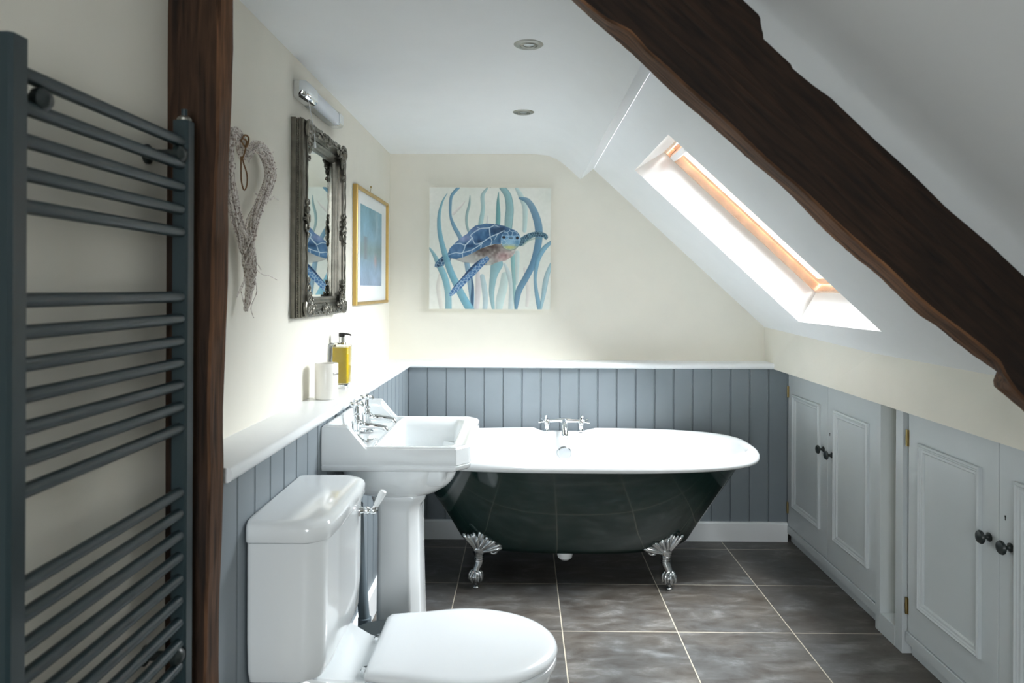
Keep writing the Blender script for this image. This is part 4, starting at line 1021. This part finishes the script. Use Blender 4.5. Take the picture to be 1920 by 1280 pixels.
for dx in (-.083, .083):
    h = MB(); zz = z0_ + .052; xx = .205 + dx
    for k in range(4):
        a = k * PI / 2 + (.4 if dx < 0 else 1.0)
        dv = Vector((math.cos(a) * .9, 0, 0)) + Vector((0, math.sin(a) * .8, math.sin(a) * .35)) + Vector((math.copysign(.3, dx), 0, .05))
        b0 = Vector((xx + math.copysign(.012, dx), yt - .004, zz - .004))
        h.tube([b0, b0 + dv * .012, b0 + dv * .022, b0 + dv * .028], [.005, .0032, .0045, .003], 10)
    h.ball((xx + math.copysign(.012, dx), yt - .004, zz), .0095, n=12, m=8)
    h.tube([(xx, yt, zz), (xx + math.copysign(.006, dx), yt - .002, zz + .018)], [.010, .006], 10); h.ball((xx + math.copysign(.006, dx), yt - .002, zz + .02), .008, n=12, m=8)
    o = h.build('cross_handle', 'chrome', bath); o.parent = mx_o; o.matrix_parent_inverse = mx_o.matrix_world.inverted()
# claw feet
def foot(px_, py_, sx, sy):
    """sx: +1 right side, -1 left; sy: -1 front, +1 back. px_,py_ = pad position"""
    mb = MB()
    mb.lathe([(0, .0005), (.013, .0005), (.0145, .004), (.012, .009), (.005, .012), (.005, .022), (0, .022)], 18, T(px_, py_, 0))
    # ball grasped by a claw
    mb.ball((px_, py_, .047), .026, n=20, m=12)
    for k in range(7):
        a = 2 * PI * k / 7 + .3
        pts = []
        for q in range(7):
            th = 1.25 - q * .36; pts.append((px_ + .0275 * math.cos(th) * math.cos(a), py_ + .0275 * math.cos(th) * math.sin(a), .047 + .0285 * math.sin(th)))
        mb.tube(pts, [.007, .008, .0075, .0065, .0075, .005, .002], 8)
    # ankle bending inwards and up
    ank = smooth_path([(px_, py_, .066), (px_ - sx * .004, py_ - sy * .003, .085), (px_ - sx * .013, py_ - sy * .010, .105), (px_ - sx * .013, py_ - sy * .012, .130), (px_ - sx * .008, py_ - sy * .012, .152)], 4)
    mb.tube(ank, [.022, .0195, .017, .0165, .0165, .017, .018, .019, .0195, .0195, .019, .019, .019, .020, .021, .022, .024], 16)
    for z in (.108, .117, .126, .135): mb.lathe([(.0185, z - .002), (.0215, z), (.0185, z + .002)], 16, T(px_ - sx * .013, py_ - sy * .012, 0), cap=False)
    # acanthus knee: fan of leaves hugging the bath side
    root = Vector((px_ - sx * .010, py_ - sy * .010, .148))
    K = 15
    for k in range(K):
        t = k / (K - 1)                       # 0 = towards bath centre, 1 = towards bath end
        ang = math.radians(14 + 112 * t)      # measured from inward horizontal
        ln = .096 - .024 * math.sin(PI * t) + (.016 if abs(t - .62) < .06 else 0) + .007 * math.sin(k * 2.4)
        dirv = Vector((-sx * math.cos(ang), 0, math.sin(ang) * .92))
        tip = root + dirv * ln + Vector((0, -sy * -.006, 0))
        out = Vector((0, sy * (.012 + .005 * math.sin(k * 1.9 + 1)), 0))
        mid = root + dirv * ln * .55 + out
        mb.tube(smooth_path([root + Vector((0, sy * .004, 0)), mid, tip + out * .7, tip - Vector((0, sy * .004, 0))], 4), [.007, .0085, .0090, .0095, .0098, .0098, .0096, .009, .0085, .0075, .006, .004, .002], 8)
    # scroll on the inner side
    pts = []; rd = []
    c_ = root + Vector((-sx * .060, sy * .012, .012))
    for q in range(16):
        a = q / 15 * 2 * PI * 1.1; r = .018 * (1 - .7 * q / 15)
        pts.append((c_.x + sx * r * math.cos(a) * -1, c_.y, c_.z + r * math.sin(a) * -1)); rd.append(.0065 * (1 - .5 * q / 15))
    mb.tube(pts, rd, 8)
    mb.ball((root.x + -sx * .004, root.y + sy * .004, root.z + .012), .028, .018, .03, n=16, m=10)
    return mb.build('claw_foot', 'chrome_dark', bath, angle=60)
foot(-.190, 3.000, -1, -1); foot(.617, 3.000, 1, -1); foot(-.190, 3.375, -1, 1); foot(.617, 3.375, 1, 1)

# ------------------------------------------------------------------ eaves cupboards
def door(parent, y0, y1, keyhole=None, knob=None, hinge=None, name='cupboard_door'):
    z0, z1 = .084, .852
    d = MB().box(XD, XD + .020, y0 + .0012, y1 - .0012, z0, z1, .0012, 1).build(name, 'door_grey', parent, smooth=False)
    # raised panel moulding
    a0, a1, b0, b1 = y0 + .073, y1 - .073, .190, .742
    pr = [(0, 0), (0, .010), (.006, .013), (.010, .009), (.013, .009), (.017, .006), (.024, .006), (.028, .002), (.028, 0)]
    m_ = MB().rings([[(XD - h, a0 + d_, b0 + d_), (XD - h, a1 - d_, b0 + d_), (XD - h, a1 - d_, b1 - d_), (XD - h, a0 + d_, b1 - d_)] for d_, h in pr], False, False)
    o = m_.build('panel_moulding', 'door_grey', parent, smooth=False); o.parent = d; o.matrix_parent_inverse = d.matrix_world.inverted()
    if knob:
        k = MB().lathe([(0, 0), (.0125, 0), (.0125, .003), (.008, .006), (.0055, .010), (.0055, .016), (.011, .020), (.0185, .023), (.0195, .026), (.0165, .031), (.008, .034), (0, .0345)], 28, T(XD, knob[0], knob[1]) @ rotm('Y', -PI / 2))
        o = k.build('door_knob', 'black_knob', parent); o.parent = d; o.matrix_parent_inverse = d.matrix_world.inverted()
    if keyhole:
        y, z = keyhole
        k = MB().lathe([(0, 0), (.0035, 0), (.0035, .0006), (0, .0006)], 14, T(XD, y, z) @ rotm('Y', -PI / 2)); k.box(XD - .0006, XD, y - .0018, y + .0018, z - .010, z)
        o = k.build('keyhole', 'dark_gap', parent); o.parent = d; o.matrix_parent_inverse = d.matrix_world.inverted()
    if hinge:
        for (zc) in (.745, .17):
            k = MB().lathe([(0, -.028), (.004, -.028), (.004, -.009), (.0046, -.009), (.0046, .009), (.004, .009), (.004, .028), (0, .029)], 12, T(XD - .003, hinge, zc)); k.box(XD - .0008, XD + .0, hinge - .009, hinge + .002 if hinge < 3 else hinge + .004, zc - .028, zc + .028)
            o = k.build('hinge', 'brass', parent, smooth=True); o.parent = d; o.matrix_parent_inverse = d.matrix_world.inverted()
    return d
c1 = thing('eaves_cupboard', 'pale grey low two door cupboard in the corner beside the bath', 'cupboard', (1.36, 3.12, 0), 'low cupboards under the eaves')
door(c1, 3.122, 3.584, knob=(3.163, .552), hinge=3.582)
door(c1, 2.676, 3.122, keyhole=(3.100, .634), knob=(3.076, .546))
fm = MB().box(XD - .005, XD + .02, 2.676, 3.588, .045, .081, .0015, 1); fm.box(XD + .021, XD + .045, 2.676, 3.588, .003, .85)
fm.build('cupboard_frame', 'door_grey', c1, smooth=False)
MB().box(XD + .018, XD + .030, 2.676, 3.588, .0005, .046).build('plinth', 'door_grey', c1, smooth=False)
# boxed pilaster with a recessed cream niche
pil = thing('boxed_pilaster', 'white boxed upright with a narrow recess between the two cupboards', 'pilaster', (1.33, 2.57, 0))
xq = 1.3135
pm = MB().box(xq, xq + .13, 2.640, 2.674, .0005, .852, .001, 1).box(xq, xq + .13, 2.486, 2.533, .0005, .853, .001, 1).box(xq, xq + .13, 2.534, 2.639, .0005, .072, .001, 1)
pm.build('pilaster_frame', 'door_grey', pil, smooth=False)
MB().box(xq + .055, xq + .065, 2.534, 2.639, .072, .852).build('niche_back', 'cream', pil, smooth=False)
c2 = thing('eaves_cupboard', 'pale grey low two door cupboard nearest the camera under the beam', 'cupboard', (1.36, 2.02, 0), 'low cupboards under the eaves')
door(c2, 2.004, 2.472, knob=(2.044, .554), hinge=2.4755)
door(c2, 1.536, 2.004, keyhole=(1.977, .633), knob=(1.955, .556))
fm = MB().box(XD - .005, XD + .02, 1.53, 2.478, .045, .081, .0015, 1); fm.box(XD + .021, XD + .045, 1.53, 2.478, .003, .85)
fm.build('cupboard_frame', 'door_grey', c2, smooth=False)
MB().box(XD + .018, XD + .030, 1.53, 2.478, .0005, .046).build('plinth', 'door_grey', c2, smooth=False)
# plain wall below the overhang nearer than the cupboards
struct(MB().box(XD, XD + .04, YF, 1.528, .0, .853).build('wall_low_right', 'cream', smooth=False))

# ------------------------------------------------------------------ light
w = bpy.data.worlds.new('overcast'); S.world = w; w.use_nodes = True
nt = w.node_tree; nt.nodes.clear()
wo = nt.nodes.new('ShaderNodeOutputWorld'); bg = nt.nodes.new('ShaderNodeBackground')
bg.inputs[0].default_value = (.92, .97, 1.0, 1); bg.inputs[1].default_value = 12.0
tcw = nt.nodes.new('ShaderNodeTexCoord'); sx = nt.nodes.new('ShaderNodeSeparateXYZ'); nt.links.new(tcw.outputs['Generated'], sx.inputs[0])
mr_ = nt.nodes.new('ShaderNodeMapRange'); mr_.inputs[1].default_value = 0; mr_.inputs[2].default_value = 1; mr_.inputs[3].default_value = 6.2; mr_.inputs[4].default_value = 18.5
nt.links.new(sx.outputs[2], mr_.inputs[0]); nt.links.new(mr_.outputs[0], bg.inputs[1])   # overcast sky, brighter towards the zenith
nt.links.new(bg.outputs[0], wo.inputs[0])
def portal(name, c, n, sx, sy):
    l = bpy.data.lights.new(name, 'AREA'); l.shape = 'RECTANGLE'; l.size = sx; l.size_y = sy; l.cycles.is_portal = True
    o = bpy.data.objects.new(name, l); COL.objects.link(o); o.location = c
    z = Vector(n) * -1  # light shines along -Z
    o.rotation_euler = z.to_track_quat('Z', 'Y').to_euler() if False else Vector(n).to_track_quat('-Z', 'Y').to_euler()
    return o
for (a, b) in WIN:
    o = portal('skylight_portal', SL(.48, .23, (a + b) / 2), -Nn, .90, b - a + .03)
    # orient width along the slope
    zax = Nn.copy(); xax = D.copy(); yax = zax.cross(xax)
    o.matrix_world = Matrix(((xax.x, yax.x, zax.x, o.location.x), (xax.y, yax.y, zax.y, o.location.y), (xax.z, yax.z, zax.z, o.location.z), (0, 0, 0, 1)))
portal('fill_window_portal', ((x0w + x1w) / 2, YF - .07, (z0w + z1w) / 2), (0, 1, 0), x1w - x0w, z1w - z0w)

# ------------------------------------------------------------------ camera
cam = bpy.data.cameras.new('camera'); co = bpy.data.objects.new('camera', cam); COL.objects.link(co)
R = [[0.9999485, 0.0090626, 0.0045586], [0.0045549, 0.0004249, -0.9999895], [-0.0090644, 0.9999588, 0.0003836]]
right, down, fwd = (Vector(r) for r in R)
co.matrix_world = Matrix(((right.x, -down.x, -fwd.x, 0), (right.y, -down.y, -fwd.y, 0), (right.z, -down.z, -fwd.z, 1.25), (0, 0, 0, 1)))
cam.sensor_width = 36; cam.lens = 1345.027 / 1920 * 36
cam.shift_x = (960 - 967.83) / 1920; cam.shift_y = (541.14 - 640) / 1920
cam.clip_start = .02
cam.dof.use_dof = True; cam.dof.focus_distance = 2.7; cam.dof.aperture_fstop = 5.6
S.camera = co
S.view_settings.view_transform = 'Standard'; S.view_settings.look = 'None'; S.view_settings.gamma = 1; S.view_settings.exposure = 1.82
S.cycles.use_denoising = True; S.cycles.max_bounces = 14; S.cycles.diffuse_bounces = 8; S.cycles.transparent_max_bounces = 12; S.cycles.sample_clamp_indirect = 8
S.cycles.caustics_reflective = False; S.cycles.caustics_refractive = False
